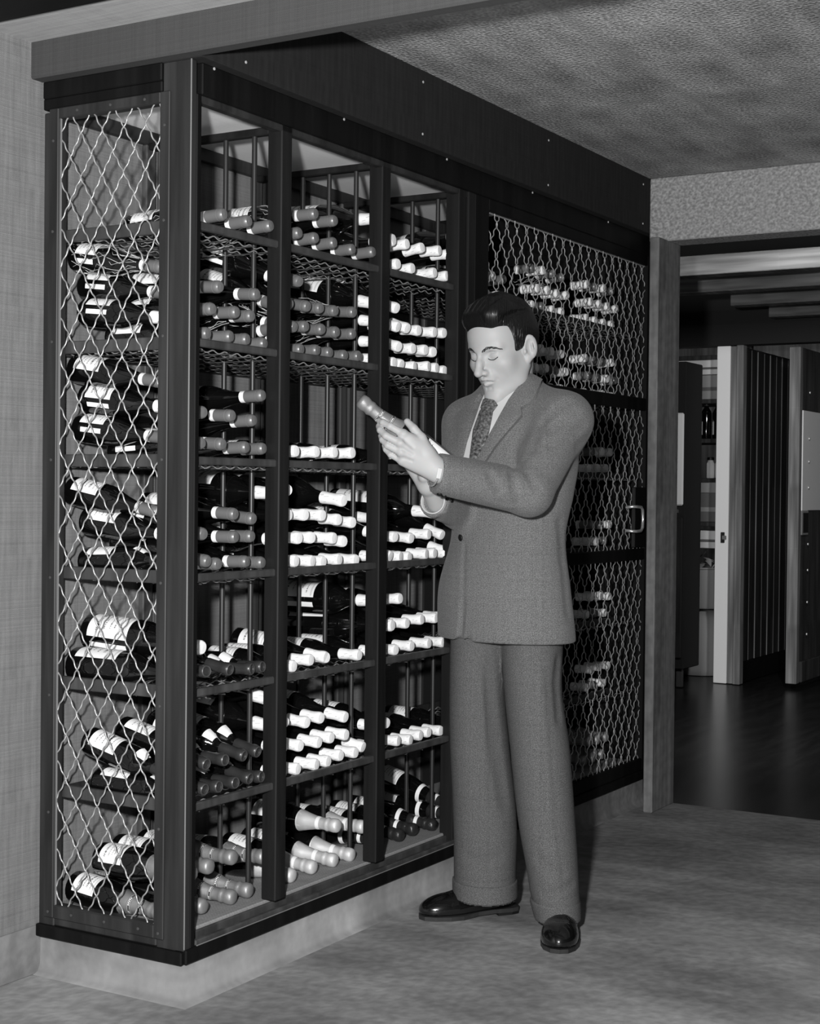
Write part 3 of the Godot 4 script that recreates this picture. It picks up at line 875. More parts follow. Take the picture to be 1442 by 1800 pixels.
func band_texture() -> ImageTexture:
	# dark-edged neck band with pale marks in a row
	var r := RandomNumberGenerator.new()
	r.seed = 99
	var im := Image.create(192, 24, false, Image.FORMAT_RGB8)
	im.fill(grey(0.30))
	im.fill_rect(Rect2i(0, 3, 192, 2), grey(0.75))
	im.fill_rect(Rect2i(0, 19, 192, 2), grey(0.75))
	for k in 4:
		var x := 48 * k + 8
		for t in 5:
			im.fill_rect(Rect2i(x + t * 6, 8 + r.randi_range(0, 2), 4, 7), grey(0.85))
	im.generate_mipmaps()
	return ImageTexture.create_from_image(im)

var label_tex := []
var cap_tex := []

func row(level: int, rw: int, kind: String, at: Array, tz := -0.04, bay := -1):
	# a row of bottle mouths, [x, height above the shelf lip] in millimetres
	for p in at:
		racked.append({"level": level, "row": rw, "kind": kind, "x": p[0] * 0.001, "y": p[1] * 0.001, "z": tz, "bay": bay})

func build_bottles():
	fill_rows()
	var lim := [[0.047, 0.386], [0.408, 0.886], [0.908, 1.372], [1.445, 2.9]]
	var groups := {}
	for b in racked:
		if b.bay < 0: b.bay = 0 if b.x < 0.402 else (1 if b.x < 0.897 else (2 if b.x < 1.40 else 3))
		var base: float = SHELVES[b.level - 1] if b.level < 7 else CAGE_FLOOR
		b.y += base if b.level < 7 else 0.195
		b.r = RADIUS[b.kind] + 0.0006
		b.bx = b.x
		b.by = b.y + (0.036 if b.level == 7 else 0.0)
		b.low = (base - 0.0215 if b.level < 7 else base + 0.001) + b.r
		b.lo = lim[b.bay][0]
		b.hi = lim[b.bay][1]
		var key := b.level * 10 + b.bay as int
		if not groups.has(key): groups[key] = []
		groups[key].append(b)
	# let the bodies settle side by side without sinking into each other
	for key in groups:
		var g: Array = groups[key]
		for it in 140:
			for i in g.size():
				for j in i:
					var a = g[i]
					var c = g[j]
					var dx: float = a.bx - c.bx
					var dy: float = a.by - c.by
					var rr: float = a.r + c.r
					var d2 := dx * dx + dy * dy
					if d2 < rr * rr:
						var d := sqrt(d2)
						if d < 0.0001:
							dx = 0.0001
							d = 0.0001
						var k := 0.5 * (rr - d) / d
						a.bx += dx * k
						a.by += dy * k
						c.bx -= dx * k
						c.by -= dy * k
			for a in g:
				a.bx = clampf(lerpf(a.bx, a.x, 0.01), a.lo + a.r, a.hi - a.r)
				a.by = maxf(a.by - 0.0004, a.low)
		# number the bottles of each row from left to right
		g.sort_custom(func(p, q): return p.x < q.x)
		var seen := {}
		for a in g:
			var tx := clampf(a.x, a.lo + 0.02, a.hi - 0.02)
			var L: float = LENGTH[a.kind]
			var tip := Vector3(tx, a.y, a.z)
			var dx: float = a.bx - tx
			var dy: float = a.by - a.y
			var back := Vector3(a.bx, a.by, a.z - sqrt(maxf(0.01, L * L - dx * dx - dy * dy)))
			var zax := (tip - back).normalized()
			var xax := Vector3.UP.cross(zax).normalized()
			var yax := zax.cross(xax)
			var v := rng.randi_range(0, 2)
			if v == 1 and a.level > 2: v = 2
			var src := bottle_proto(a.kind, v)
			var o: Node3D = src.duplicate()
			o.name = numbered("champagne_bottle" if a.kind in ["e", "s", "k"] else ("magnum_bottle" if a.kind in ["m", "q"] else "wine_bottle"))
			add_child(o)
			var roll := rng.randf_range(-0.35, 0.35)
			o.transform = Transform3D(Basis(xax, yax, zax) * Basis(Vector3(0, 0, 1), roll), back)
			var rk := "%d%s" % [a.row, a.kind]
			seen[rk] = seen.get(rk, 0) + 1
			var words: String = KIND_WORDS[a.kind]
			var place := "%s, %s" % [LEVEL_NAMES[a.level - 1], BAY_NAMES[a.bay]]
			tag(o, "%s %s from left in %s, %s" % [ORD[mini(seen[rk] - 1, 13)], words, ROW_NAMES[a.row], place], "bottle", "bottles on the %s" % LEVEL_NAMES[a.level - 1])
	pass

func fill_rows():
	row(1, 0, "g", [[162, 34], [265, 33], [361, 36], [491, 37], [570, 35], [661, 35], [756, 30], [882, 38]], -0.02)
	row(1, 1, "g", [[567, 100], [663, 96]], -0.02)
	row(1, 2, "m", [[933, 146]], -0.04)
	row(1, 1, "m", [[1006, 94]], -0.04)
	row(1, 1, "w", [[1085, 93], [1176, 95], [1284, 101], [1367, 99]], -0.04)
	row(1, 2, "q", [[1416, 183]], -0.04)
	row(1, 0, "w", [[1033, 26], [1119, 24], [1255, 28], [1335, 28], [1424, 24]], -0.04)
	row(2, 3, "g", [[174, 140], [329, 139]], -0.04, 0)
	row(2, 3, "g", [[462, 186], [522, 194]], -0.04, 1)
	row(2, 2, "g", [[144, 82], [244, 84], [308, 81], [411, 118], [478, 128], [563, 132], [626, 135], [699, 135], [796, 142]], -0.04)
	row(2, 1, "g", [[414, 67], [449, 67], [501, 69], [555, 78], [636, 78], [708, 77], [794, 80]], -0.04)
	row(2, 0, "g", [[126, 19], [221, 20], [290, 19], [369, 15], [462, 21], [534, 14], [612, 18], [675, 17], [752, 15], [824, 19]], -0.04)
	row(2, 3, "m", [[920, 178]], -0.04)
	row(2, 2, "w", [[912, 127]], -0.04)
	row(2, 1, "w", [[931, 69]], -0.04)
	row(2, 0, "w", [[941, 23]], -0.04)
	row(2, 3, "w", [[1029, 177]], -0.04)
	row(2, 2, "w", [[979, 120], [1038, 122], [1092, 123], [1161, 124], [1259, 128], [1319, 131]], -0.04)
	row(2, 1, "w", [[1043, 63], [1129, 66], [1205, 68], [1254, 66], [1429, 74]], -0.04)
	row(2, 0, "w", [[1019, 15], [1061, 11], [1139, 12], [1225, 19], [1275, 18], [1325, 13], [1434, 19]], -0.04)
	row(3, 2, "g", [[360, 168]], -0.04)
	row(3, 1, "g", [[111, 111], [229, 108], [321, 101]], -0.04)
	row(3, 0, "g", [[106, 35], [191, 34], [292, 30], [397, 29]], -0.04)
	row(3, 0, "w", [[512, 26], [611, 27], [702, 28], [794, 29], [1008, 32]], -0.04)
	row(4, 3, "m", [[419, 197]], -0.04, 1)
	row(4, 3, "w", [[475, 207]], -0.04)
	row(4, 2, "g", [[245, 144], [323, 131]], -0.04)
	row(4, 1, "g", [[116, 94], [249, 86], [318, 86]], -0.04)
	row(4, 0, "g", [[135, 26], [177, 19], [298, 21], [381, 16]], -0.04)
	row(4, 3, "m", [[749, 179]], -0.04)
	row(4, 2, "w", [[482, 141], [559, 140], [644, 138], [725, 125], [799, 116]], -0.04)
	row(4, 2, "w", [[992, 124]], -0.09)
	row(4, 1, "w", [[464, 78], [531, 77], [592, 77], [703, 73], [753, 63]], -0.04)
	row(4, 1, "w", [[968, 73], [1033, 70], [1129, 64], [1237, 74], [1320, 69]], -0.04)
	row(4, 0, "w", [[517, 15], [596, 12], [649, 9], [730, 12], [818, 8]], -0.04)
	row(4, 0, "w", [[950, 14], [1008, 12], [1068, 10], [1119, 7], [1223, 13], [1275, 14], [1348, 12], [1390, 17]], -0.04)
	row(4, 2, "m", [[1273, 141]], -0.04)
	row(5, 0, "d", [[130, 36], [226, 30], [320, 24], [388, 25]], -0.04)
	row(5, 0, "w", [[511, 13], [593, 23], [666, 24], [669, 23], [840, 15], [951, 16], [1044, 13], [1139, 17], [1245, 17], [1335, 13]], -0.04)
	row(5, 1, "m", [[1022, 89]], -0.04)
	row(5, 1, "w", [[1109, 89], [1199, 95], [1288, 93], [1323, 95]], -0.04)
	row(5, 2, "m", [[948, 165]], -0.04)
	row(5, 2, "w", [[1067, 167]], -0.04)
	row(6, 1, "d", [[133, 82], [210, 82], [289, 81], [349, 83]], -0.04)
	row(6, 0, "d", [[127, 20], [185, 18], [254, 17], [315, 18], [383, 15]], -0.04)
	row(6, 3, "m", [[418, 205]], -0.04, 1)
	row(6, 2, "m", [[428, 137]], -0.04, 1)
	row(6, 2, "w", [[471, 144]], -0.04)
	row(6, 3, "w", [[576, 132], [646, 136], [771, 123], [950, 72], [998, 78]], -0.04)
	row(6, 2, "w", [[467, 77], [546, 72], [637, 69], [699, 74], [775, 72]], -0.04)
	row(6, 0, "w", [[468, 9], [535, 10], [626, 9], [684, 9], [748, 17], [826, 14], [884, 24], [935, 17], [1066, 16], [1138, 9], [1199, 15], [1249, 18]], -0.04)
	row(6, 0, "w", [[1326, 13], [1400, 18]], -0.04)
	row(7, 1, "e", [[294, 96], [430, 71], [195, 92]], -0.07)
	row(7, 0, "e", [[171, -5], [295, -9], [383, -7]], -0.07)
	row(7, 1, "s", [[787, 89], [920, 60]], -0.07)
	row(7, 0, "s", [[563, -9], [666, -7], [775, -9], [883, -12]], -0.07)
	row(7, 0, "k", [[1012, 4], [1145, -6], [1226, -3], [1360, -13], [1473, -3]], -0.07)
	row(7, 1, "k", [[1410, 27]], -0.07)
	# bottles lying next to the side mesh panel
	row(2, 3, "g", [[70, 182]], -0.14)
	row(2, 2, "g", [[88, 119]], -0.13)
	row(2, 0, "w", [[72, 54]], -0.11)
	row(3, 2, "g", [[70, 186]], -0.14)
	row(3, 1, "w", [[92, 121]], -0.11)
	row(3, 0, "g", [[70, 46]], -0.12)
	row(4, 2, "g", [[72, 148]], -0.15)
	row(4, 1, "w", [[90, 88]], -0.10)
	row(4, 0, "d", [[76, 30]], -0.10)
	row(5, 1, "m", [[150, 91]], -0.07)
	row(5, 0, "m", [[88, 26]], -0.07)
	row(6, 1, "d", [[72, 53]], -0.09)
	row(6, 0, "d", [[80, 10]], -0.05)
	row(7, 1, "e", [[75, 105]], -0.03)
	row(7, 0, "e", [[66, -5]], -0.12)
	# bottles behind the mesh door
	for lv in 7:
		for b in 3:
			if lv > 1 and b < 2: continue
			for rw in (2 if lv > 1 or b == 0 else 3):
				var n := 3 if lv > 1 or b == 0 else 4
				for k in n:
					var at := [1480 + b * 470 + 225 + (k - 0.5 * (n - 1)) * 84.0 + (40 if rw == 1 else 0), (18 + 66 * rw) + rng.randf_range(-3, 3)]
					row(lv + 1, rw, "e" if lv == 6 else ("w" if rng.randf() < 0.75 else "g"), [at], -0.09, 3)

# ---------------------------------------------------------------- implicit surfaces for the figure
class Field:
	var o: Vector3
	var h: float
	var nx: int
	var ny: int
	var nz: int
	var d: PackedFloat32Array

	func _init(lo: Vector3, hi: Vector3, cell: float):
		o = lo
		h = cell
		nx = int(ceil((hi.x - lo.x) / h)) + 1
		ny = int(ceil((hi.y - lo.y) / h)) + 1
		nz = int(ceil((hi.z - lo.z) / h)) + 1
		d.resize(nx * ny * nz)
		d.fill(1.0)

	func span(lo: Vector3, hi: Vector3) -> Array:
		return [clampi(int((lo.x - o.x) / h), 0, nx - 1), clampi(int((hi.x - o.x) / h) + 2, 0, nx), clampi(int((lo.y - o.y) / h), 0, ny - 1), clampi(int((hi.y - o.y) / h) + 2, 0, ny), clampi(int((lo.z - o.z) / h), 0, nz - 1), clampi(int((hi.z - o.z) / h) + 2, 0, nz)]

	# op: +1 join, -1 carve, both rounded over k
	func blend(i: int, v: float, k: float, op: int):
		var c := d[i]
		if op > 0:
			if k <= 0.0 or absf(c - v) >= k: d[i] = minf(c, v)
			else:
				var q := 0.5 + 0.5 * (c - v) / k
				d[i] = lerpf(c, v, q) - k * q * (1.0 - q)
		else:
			v = -v
			if k <= 0.0 or absf(c - v) >= k: d[i] = maxf(c, v)
			else:
				var q := 0.5 - 0.5 * (c - v) / k
				d[i] = lerpf(c, v, q) + k * q * (1.0 - q)

	func cone(a: Vector3, b: Vector3, ra: float, rb: float, k := 0.0, op := 1):
		var m := maxf(ra, rb) + k + 3.0 * h
		var s := span(a.min(b) - Vector3.ONE * m, a.max(b) + Vector3.ONE * m)
		var ab := b - a
		var l2 := maxf(ab.length_squared(), 1e-9)
		for z in range(s[4], s[5]):
			for y in range(s[2], s[3]):
				var i: int = s[0] + nx * (y + ny * z)
				for x in range(s[0], s[1]):
					var p := Vector3(o.x + x * h, o.y + y * h, o.z + z * h) - a
					var t := clampf(p.dot(ab) / l2, 0.0, 1.0)
					blend(i, (p - ab * t).length() - lerpf(ra, rb, t), k, op)
					i += 1

	func ell(c: Vector3, r: Vector3, k := 0.0, op := 1, rot := Basis.IDENTITY):
		var m := maxf(r.x, maxf(r.y, r.z)) + k + 3.0 * h
		var s := span(c - Vector3.ONE * m, c + Vector3.ONE * m)
		var inv := rot.transposed()
		for z in range(s[4], s[5]):
			for y in range(s[2], s[3]):
				var i: int = s[0] + nx * (y + ny * z)
				for x in range(s[0], s[1]):
					var p := inv * (Vector3(o.x + x * h, o.y + y * h, o.z + z * h) - c)
					var q := p / r
					var k0 := q.length()
					var k1 := (q / r).length()
					blend(i, k0 * (k0 - 1.0) / maxf(k1, 1e-5) if k0 > 1e-4 else -minf(r.x, minf(r.y, r.z)), k, op)
					i += 1

	# stacked elliptical sections [y, cx, cz, half width, half depth], turned about y by rot
	func loft(sec: Array, rot: float, k := 0.0, round_ends := 0.0):
		var n := sec.size()
		var m := 0.0
		var lo := Vector3(1e3, sec[0][0], 1e3)
		var hi := Vector3(-1e3, sec[n - 1][0], -1e3)
		for q in sec:
			m = maxf(q[3], q[4])
			lo.x = minf(lo.x, q[1] - m)
			hi.x = maxf(hi.x, q[1] + m)
			lo.z = minf(lo.z, q[2] - m)
			hi.z = maxf(hi.z, q[2] + m)
		var e := Vector3.ONE * (k + 3.0 * h)
		var s := span(lo - e, hi + e)
		var cr := cos(rot)
		var sr := sin(rot)
		var y0: float = sec[0][0]
		var y1: float = sec[n - 1][0]
		for y in range(s[2], s[3]):
			var py := o.y + y * h
			var yc := clampf(py, y0, y1)
			var j := 0
			while j < n - 2 and sec[j + 1][0] < yc: j += 1
			var a: Array = sec[j]
			var b: Array = sec[j + 1]
			var t: float = (yc - a[0]) / (b[0] - a[0])
			# Catmull-Rom through the sections
			var pa: Array = sec[maxi(j - 1, 0)]
			var pb: Array = sec[mini(j + 2, n - 1)]
			var v := [0.0, 0.0, 0.0, 0.0, 0.0]
			for w in range(1, 5): v[w] = cubic_interpolate(a[w], b[w], pa[w], pb[w], t)
			var cx: float = v[1]
			var cz: float = v[2]
			var ra: float = v[3]
			var rc: float = v[4]
			var cap := maxf(y0 - py, py - y1)
			for z in range(s[4], s[5]):
				var i: int = s[0] + nx * (y + ny * z)
				var dz := o.z + z * h - cz
				for x in range(s[0], s[1]):
					var dx := o.x + x * h - cx
					var u := (dx * cr + dz * sr) / ra
					var w := (-dx * sr + dz * cr) / rc
					var k0 := sqrt(u * u + w * w)
					var k1 := sqrt(u * u / (ra * ra) + w * w / (rc * rc))
					var f := k0 * (k0 - 1.0) / maxf(k1, 1e-5) if k0 > 1e-4 else -minf(ra, rc)
					if round_ends > 0.0:
						var g := Vector2(maxf(f + round_ends, 0.0), maxf(cap + round_ends, 0.0)).length() + minf(maxf(f + round_ends, cap + round_ends), 0.0) - round_ends
						blend(i, g, k, 1)
					else:
						blend(i, maxf(f, cap), k, 1)
					i += 1

	# press a crease (depth > 0) or raise a ridge (depth < 0) along a line
	func crease(pts: Array, width: float, depth: float):
		var lo: Vector3 = pts[0]
		var hi: Vector3 = pts[0]
		var n := pts.size() - 1
		var total := 0.0
		var run := [0.0]
		for j in n + 1:
			lo = lo.min(pts[j])
			hi = hi.max(pts[j])
			if j > 0:
				total += pts[j].distance_to(pts[j - 1])
				run.append(total)
		var e := Vector3.ONE * width
		var s := span(lo - e, hi + e)
		var w2 := width * width
		for z in range(s[4], s[5]):
			for y in range(s[2], s[3]):
				var i: int = s[0] + nx * (y + ny * z)
				for x in range(s[0], s[1]):
					if absf(d[i]) < width * 2.0:
						var p := Vector3(o.x + x * h, o.y + y * h, o.z + z * h)
						var best := w2
						var along := 0.0
						for j in n:
							var a: Vector3 = pts[j]
							var ab: Vector3 = pts[j + 1] - a
							var t := clampf((p - a).dot(ab) / maxf(ab.length_squared(), 1e-9), 0.0, 1.0)
							var q := (p - a - ab * t).length_squared()
							if q < best:
								best = q
								along = lerpf(run[j], run[j + 1], t)
						if best < w2:
							var w := 1.0 - best / w2
							var u := along / maxf(total, 1e-6)
							d[i] += depth * w * w * smoothstep(-0.04, 0.16, u) * smoothstep(-0.04, 0.16, 1.0 - u)
					i += 1

	func at(p: Vector3) -> float:
		var q := (p - o) / h
		var x := clampi(int(q.x), 0, nx - 2)
		var y := clampi(int(q.y), 0, ny - 2)
		var z := clampi(int(q.z), 0, nz - 2)
		var fx := q.x - x
		var fy := q.y - y
		var fz := q.z - z
		var i := x + nx * (y + ny * z)
		var c00 := lerpf(d[i], d[i + 1], fx)
		var c10 := lerpf(d[i + nx], d[i + nx + 1], fx)
		i += nx * ny
		var c01 := lerpf(d[i], d[i + 1], fx)
		var c11 := lerpf(d[i + nx], d[i + nx + 1], fx)
		return lerpf(lerpf(c00, c10, fy), lerpf(c01, c11, fy), fz)

	func normal(p: Vector3) -> Vector3:
		return Vector3(at(p + Vector3(h, 0, 0)) - at(p - Vector3(h, 0, 0)), at(p + Vector3(0, h, 0)) - at(p - Vector3(0, h, 0)), at(p + Vector3(0, 0, h)) - at(p - Vector3(0, 0, h))).normalized()

	# first surface met going from p along dir
	func hit(p: Vector3, dir: Vector3, far := 0.6) -> Vector3:
		var t := 0.0
		var last := 1.0
		while t < far:
			var v := at(p + dir * t)
			if v < 0.0: return p + dir * (t - (h * 0.5) * (-v) / maxf(last - v, 1e-6))
			last = v
			t += h * 0.5
		return p + dir * far

	# surface nets
	func polygonize(V: PackedVector3Array, N: PackedVector3Array, I: PackedInt32Array, xf := Transform3D.IDENTITY) -> Array:
		var map := PackedInt32Array()
		map.resize(nx * ny * nz)
		map.fill(-1)
		var cells := PackedInt32Array()
		var sx := 1
		var sy := nx
		var sz := nx * ny
		var lim := 3.0 * h
		for z in nz - 1:
			for y in ny - 1:
				var i := nx * (y + ny * z)
				for x in nx - 1:
					var v := d[i]
					if v > lim or v < -lim:
						i += 1
						continue
					var c := [v, d[i + 1], d[i + sy], d[i + sy + 1], d[i + sz], d[i + sz + 1], d[i + sz + sy], d[i + sz + sy + 1]]
					var neg := 0
					for q in c:
						if q < 0.0: neg += 1
					if neg > 0 and neg < 8:
						var sum := Vector3.ZERO
						var cnt := 0
						for e in [[0, 1], [2, 3], [4, 5], [6, 7], [0, 2], [1, 3], [4, 6], [5, 7], [0, 4], [1, 5], [2, 6], [3, 7]]:
							var f0: float = c[e[0]]
							var f1: float = c[e[1]]
							if (f0 < 0.0) != (f1 < 0.0):
								var t := f0 / (f0 - f1)
								var p0 := Vector3(e[0] & 1, (e[0] >> 1) & 1, e[0] >> 2)
								var p1 := Vector3(e[1] & 1, (e[1] >> 1) & 1, e[1] >> 2)
								sum += p0.lerp(p1, t)
								cnt += 1
						var lp := sum / cnt
						var g := Vector3(c[1] + c[3] + c[5] + c[7] - c[0] - c[2] - c[4] - c[6], c[2] + c[3] + c[6] + c[7] - c[0] - c[1] - c[4] - c[5], c[4] + c[5] + c[6] + c[7] - c[0] - c[1] - c[2] - c[3])
						map[i] = V.size()
						cells.append(i)
						V.append(xf * (o + (Vector3(x, y, z) + lp) * h))
						N.append((xf.basis * g).normalized())
					i += 1
		for i in cells:
			var a := map[i]
			var s0 := d[i] < 0.0
			for ax in 3:
				var s1: int = [sx, sy, sz][ax]
				if s0 == (d[i + s1] < 0.0): continue
				var u: int = [sy, sz, sx][ax]
				var w: int = [sz, sx, sy][ax]
				var b := map[i - u] if i >= u else -1
				var c := map[i - u - w] if i >= u + w else -1
				var e := map[i - w] if i >= w else -1
				if b < 0 or c < 0 or e < 0: continue
				if s0: I.append_array([a, c, b, a, e, c])
				else: I.append_array([a, b, c, a, c, e])
		return [V, N, I]

func mesh_from(parts: Array) -> ArrayMesh:
	var arr := []
	arr.resize(Mesh.ARRAY_MAX)
	arr[Mesh.ARRAY_VERTEX] = parts[0]
	arr[Mesh.ARRAY_NORMAL] = parts[1]
	arr[Mesh.ARRAY_INDEX] = parts[2]
	var m := ArrayMesh.new()
	m.add_surface_from_arrays(Mesh.PRIMITIVE_TRIANGLES, arr)
	return m

func field_mesh(f: Field, xf := Transform3D.IDENTITY) -> ArrayMesh:
	return mesh_from(f.polygonize(PackedVector3Array(), PackedVector3Array(), PackedInt32Array(), xf))

# a piece of cloth, thick as given, laid on a field: the outline is projected along dir
func patch(f: Field, outline: Array, start: float, dir: Vector3, lift: float, thick: float, step := 0.008, puff := 0.0) -> ArrayMesh:
	var side := Vector3.UP.cross(-dir).normalized()
	var up := (-dir).cross(side)
	var poly := PackedVector2Array()
	for i in outline.size():
		var a: Vector2 = outline[i]
		var b: Vector2 = outline[(i + 1) % outline.size()]
		var n := maxi(1, int(a.distance_to(b) / step))
		for k in n: poly.append(a.lerp(b, float(k) / n))
	var pts := poly.duplicate()
	var lo := poly[0]
	var hi := poly[0]
	for p in poly:
		lo = lo.min(p)
		hi = hi.max(p)
	var y := lo.y + step * 0.5
	while y < hi.y:
		var x := lo.x + step * 0.5
		while x < hi.x:
			var q := Vector2(x, y)
			if Geometry2D.is_point_in_polygon(q, poly):
				var near := 1e3
				for p in poly: near = minf(near, p.distance_squared_to(q))
				if near > step * step * 0.3: pts.append(q)
			x += step
		y += step
	var top := []
	var low := []
	for q in pts:
		var p0 := side * q.x + up * q.y - dir * start
		var p := f.hit(p0, dir)
		var n := f.normal(p)
		var edge := 1e3
		for b in poly: edge = minf(edge, b.distance_squared_to(q))
		var pf := puff * (1.0 - exp(-sqrt(edge) * 160.0))
		top.append(p + n * (lift + pf))
		low.append(p + n * (lift - thick))
	var st := begin()
	var idx := Geometry2D.triangulate_delaunay(pts)
	var k := 0
	while k + 2 < idx.size():
		var a := idx[k]
		var b := idx[k + 1]
		var c := idx[k + 2]
		k += 3
		if not Geometry2D.is_point_in_polygon((pts[a] + pts[b] + pts[c]) / 3.0, poly): continue
		var mx := maxf(top[a].distance_to(top[b]), maxf(top[b].distance_to(top[c]), top[a].distance_to(top[c])))
		if mx > 0.06: continue
		if (top[b] - top[a]).cross(top[c] - top[a]).dot(-dir) < 0.0:
			var t := b
			b = c
			c = t
		st.set_smooth_group(1)
		for v in [a, c, b]: st.add_vertex(top[v])
		st.set_smooth_group(2)
		for v in [a, b, c]: st.add_vertex(low[v])
	var m := poly.size()
	var ccw := not Geometry2D.is_polygon_clockwise(poly)
	for i in m:
		var j := (i + 1) % m
		if top[i].distance_to(top[j]) > 0.05: continue
		st.set_smooth_group(3)
		var q := [low[i], low[j], top[j], top[i]] if ccw else [low[j], low[i], top[i], top[j]]
		for v in [q[0], q[2], q[1], q[0], q[3], q[2]]: st.add_vertex(v)
	st.generate_normals()
	return st.commit()

# ---------------------------------------------------------------- the man
# Figure axes: x to the right of the picture, y up, z towards the camera; origin on the floor between the feet.
func build_person():
	var tw := noise_image(256, 256, 0.28, 2, 61)
	var tw2 := noise_image(256, 256, 0.05, 3, 62)
	var wv := weave_image(256, 1, 63)
	var suit := textured(tone_image([[tw, 0.46], [wv, 0.16], [tw2, 0.05]], 0.375), 0.95, 4.2, bump_of(tw, 2.5), 0.35, 0.15, false)
	var slacks: StandardMaterial3D = suit.duplicate()
	slacks.albedo_texture = tone_image([[tw, 0.46], [wv, 0.16], [tw2, 0.05]], 0.335)  # jacket cloth toned darker; the dimmer light below put into its colour
	suit.rim_enabled = true
	suit.rim = 0.15
	var skin := plain(0.61, 0.52, 0.0, 0.35)
	skin.subsurf_scatter_enabled = true
	skin.subsurf_scatter_strength = 0.08
	var hair_m := textured(tone_image([[stretched(256, 256, 256, 16, 0.09, 3, 64), 0.5]], 0.060), 0.36, 9.0, bump_of(stretched(256, 256, 256, 16, 0.09, 3, 64), 6.0), 0.8, 0.5, false)
	var dark := plain(0.10, 0.7)
	var shirt := plain(0.71, 0.8)
	var tiep := textured(tone_image([[noise_image(256, 256, 0.05, 3, 65), 1.0], [tw, 0.5]], 0.30), 0.42, 8.0, null, 1.0, 0.5, false)
	var leather := plain(0.045, 0.16, 0.0, 0.6)
	leather.clearcoat_enabled = true
	leather.clearcoat = 0.5
	leather.clearcoat_roughness = 0.15

	var man := thing("person", "man in grey tweed suit and patterned tie, head bowed, reading a bottle in his hands", "person")
	man.transform = Transform3D(Basis(Vector3(0.5101, 0, 0.86), Vector3.UP, Vector3(-0.86, 0, 0.5101)), Vector3(1.08, 0, 0.38))
	var toward := Vector3(0, 0, -1)

	# --- jacket
	var turn := deg_to_rad(40.0)
	var jk := Field.new(Vector3(-0.36, 0.81, -0.27), Vector3(0.23, 1.61, 0.47), 0.007)
	jk.loft([[0.826, -0.0625, 0.0, 0.222, 0.150], [0.97, -0.070, 0.0, 0.212, 0.145], [1.123, -0.060, 0.0, 0.182, 0.128], [1.26, -0.052, 0.0, 0.200, 0.138], [1.36, -0.050, 0.0, 0.210, 0.142], [1.44, -0.050, 0.0, 0.185, 0.125], [1.50, -0.052, -0.008, 0.125, 0.095], [1.555, -0.052, -0.02, 0.078, 0.074]], turn, 0.0, 0.004)
	var l_sh := Vector3(0.086, 1.452, 0.115)
	var r_sh := Vector3(-0.172, 1.448, -0.115)
	jk.cone(Vector3(-0.030, 1.535, -0.01), l_sh, 0.052, 0.076, 0.05)
	jk.cone(Vector3(-0.075, 1.53, -0.02), r_sh, 0.052, 0.072, 0.05)
	var l_el := Vector3(-0.021, 1.249, 0.265)
	var l_cf := Vector3(-0.263, 1.296, 0.365)
	var r_el := Vector3(-0.205, 1.20, 0.03)
	var r_cf := Vector3(-0.273, 1.221, 0.185)
	jk.cone(l_sh, l_el, 0.078, 0.064, 0.035)
	jk.cone(r_sh, r_el, 0.072, 0.058, 0.035)
	# --- shirt front, tie, lapels, pocket welt: cloth lying on the jacket
	put("shirt_front", patch(jk, [Vector2(-0.016, 1.592), Vector2(-0.002, 1.570), Vector2(-0.054, 1.503), Vector2(-0.115, 1.410), Vector2(-0.145, 1.327), Vector2(-0.200, 1.326), Vector2(-0.172, 1.416), Vector2(-0.144, 1.499), Vector2(-0.132, 1.528)], 0.5, toward, 0.003, 0.006), shirt, man)
	put("tie", patch(jk, [Vector2(-0.125, 1.509), Vector2(-0.106, 1.512), Vector2(-0.098, 1.493), Vector2(-0.109, 1.477), Vector2(-0.115, 1.445), Vector2(-0.121, 1.416), Vector2(-0.136, 1.365), Vector2(-0.152, 1.317), Vector2(-0.174, 1.317), Vector2(-0.168, 1.368), Vector2(-0.161, 1.424), Vector2(-0.142, 1.477), Vector2(-0.130, 1.489)], 0.5, toward, 0.009, 0.010, 0.007, 0.004), tiep, man)
	put("tie_knot", patch(jk, [Vector2(-0.130, 1.507), Vector2(-0.119, 1.515), Vector2(-0.106, 1.514), Vector2(-0.096, 1.493), Vector2(-0.109, 1.475), Vector2(-0.122, 1.472), Vector2(-0.138, 1.481)], 0.5, toward, 0.0135, 0.012, 0.005, 0.005), tiep, man)
	put("lapel", patch(jk, [Vector2(-0.008, 1.584), Vector2(0.027, 1.561), Vector2(0.012, 1.520), Vector2(0.002, 1.500), Vector2(-0.033, 1.481), Vector2(-0.031, 1.460), Vector2(-0.067, 1.420), Vector2(-0.103, 1.375), Vector2(-0.137, 1.321), Vector2(-0.158, 1.317), Vector2(-0.118, 1.407), Vector2(-0.066, 1.503)], 0.5, toward, 0.012, 0.014, 0.008, 0.002), suit, man)
	put("lapel", patch(jk, [Vector2(-0.138, 1.527), Vector2(-0.149, 1.511), Vector2(-0.169, 1.440), Vector2(-0.193, 1.333), Vector2(-0.219, 1.326), Vector2(-0.210, 1.400), Vector2(-0.217, 1.455), Vector2(-0.185, 1.487), Vector2(-0.160, 1.518)], 0.5, toward, 0.012, 0.014, 0.008, 0.002), suit, man)
	# --- forearms of the sleeves
	jk.cone(l_el, l_cf, 0.063, 0.055, 0.018)
	jk.cone(r_el, r_cf, 0.055, 0.046, 0.012)
	# flat sleeve ends: carve away what lies beyond the cuffs
	var fd := (l_cf - l_el).normalized()
	jk.ell(l_cf + fd * 0.088, Vector3(0.088, 0.088, 0.088), 0.004, -1)
	var rd := (r_cf - r_el).normalized()
	jk.ell(r_cf + rd * 0.083, Vector3(0.083, 0.083, 0.083), 0.004, -1)
	# creases: elbow, upper arm, shoulder drape, waist
	press(jk, [Vector2(-0.126, 1.311), Vector2(-0.113, 1.286), Vector2(-0.084, 1.245)], 0.020, 0.0060)
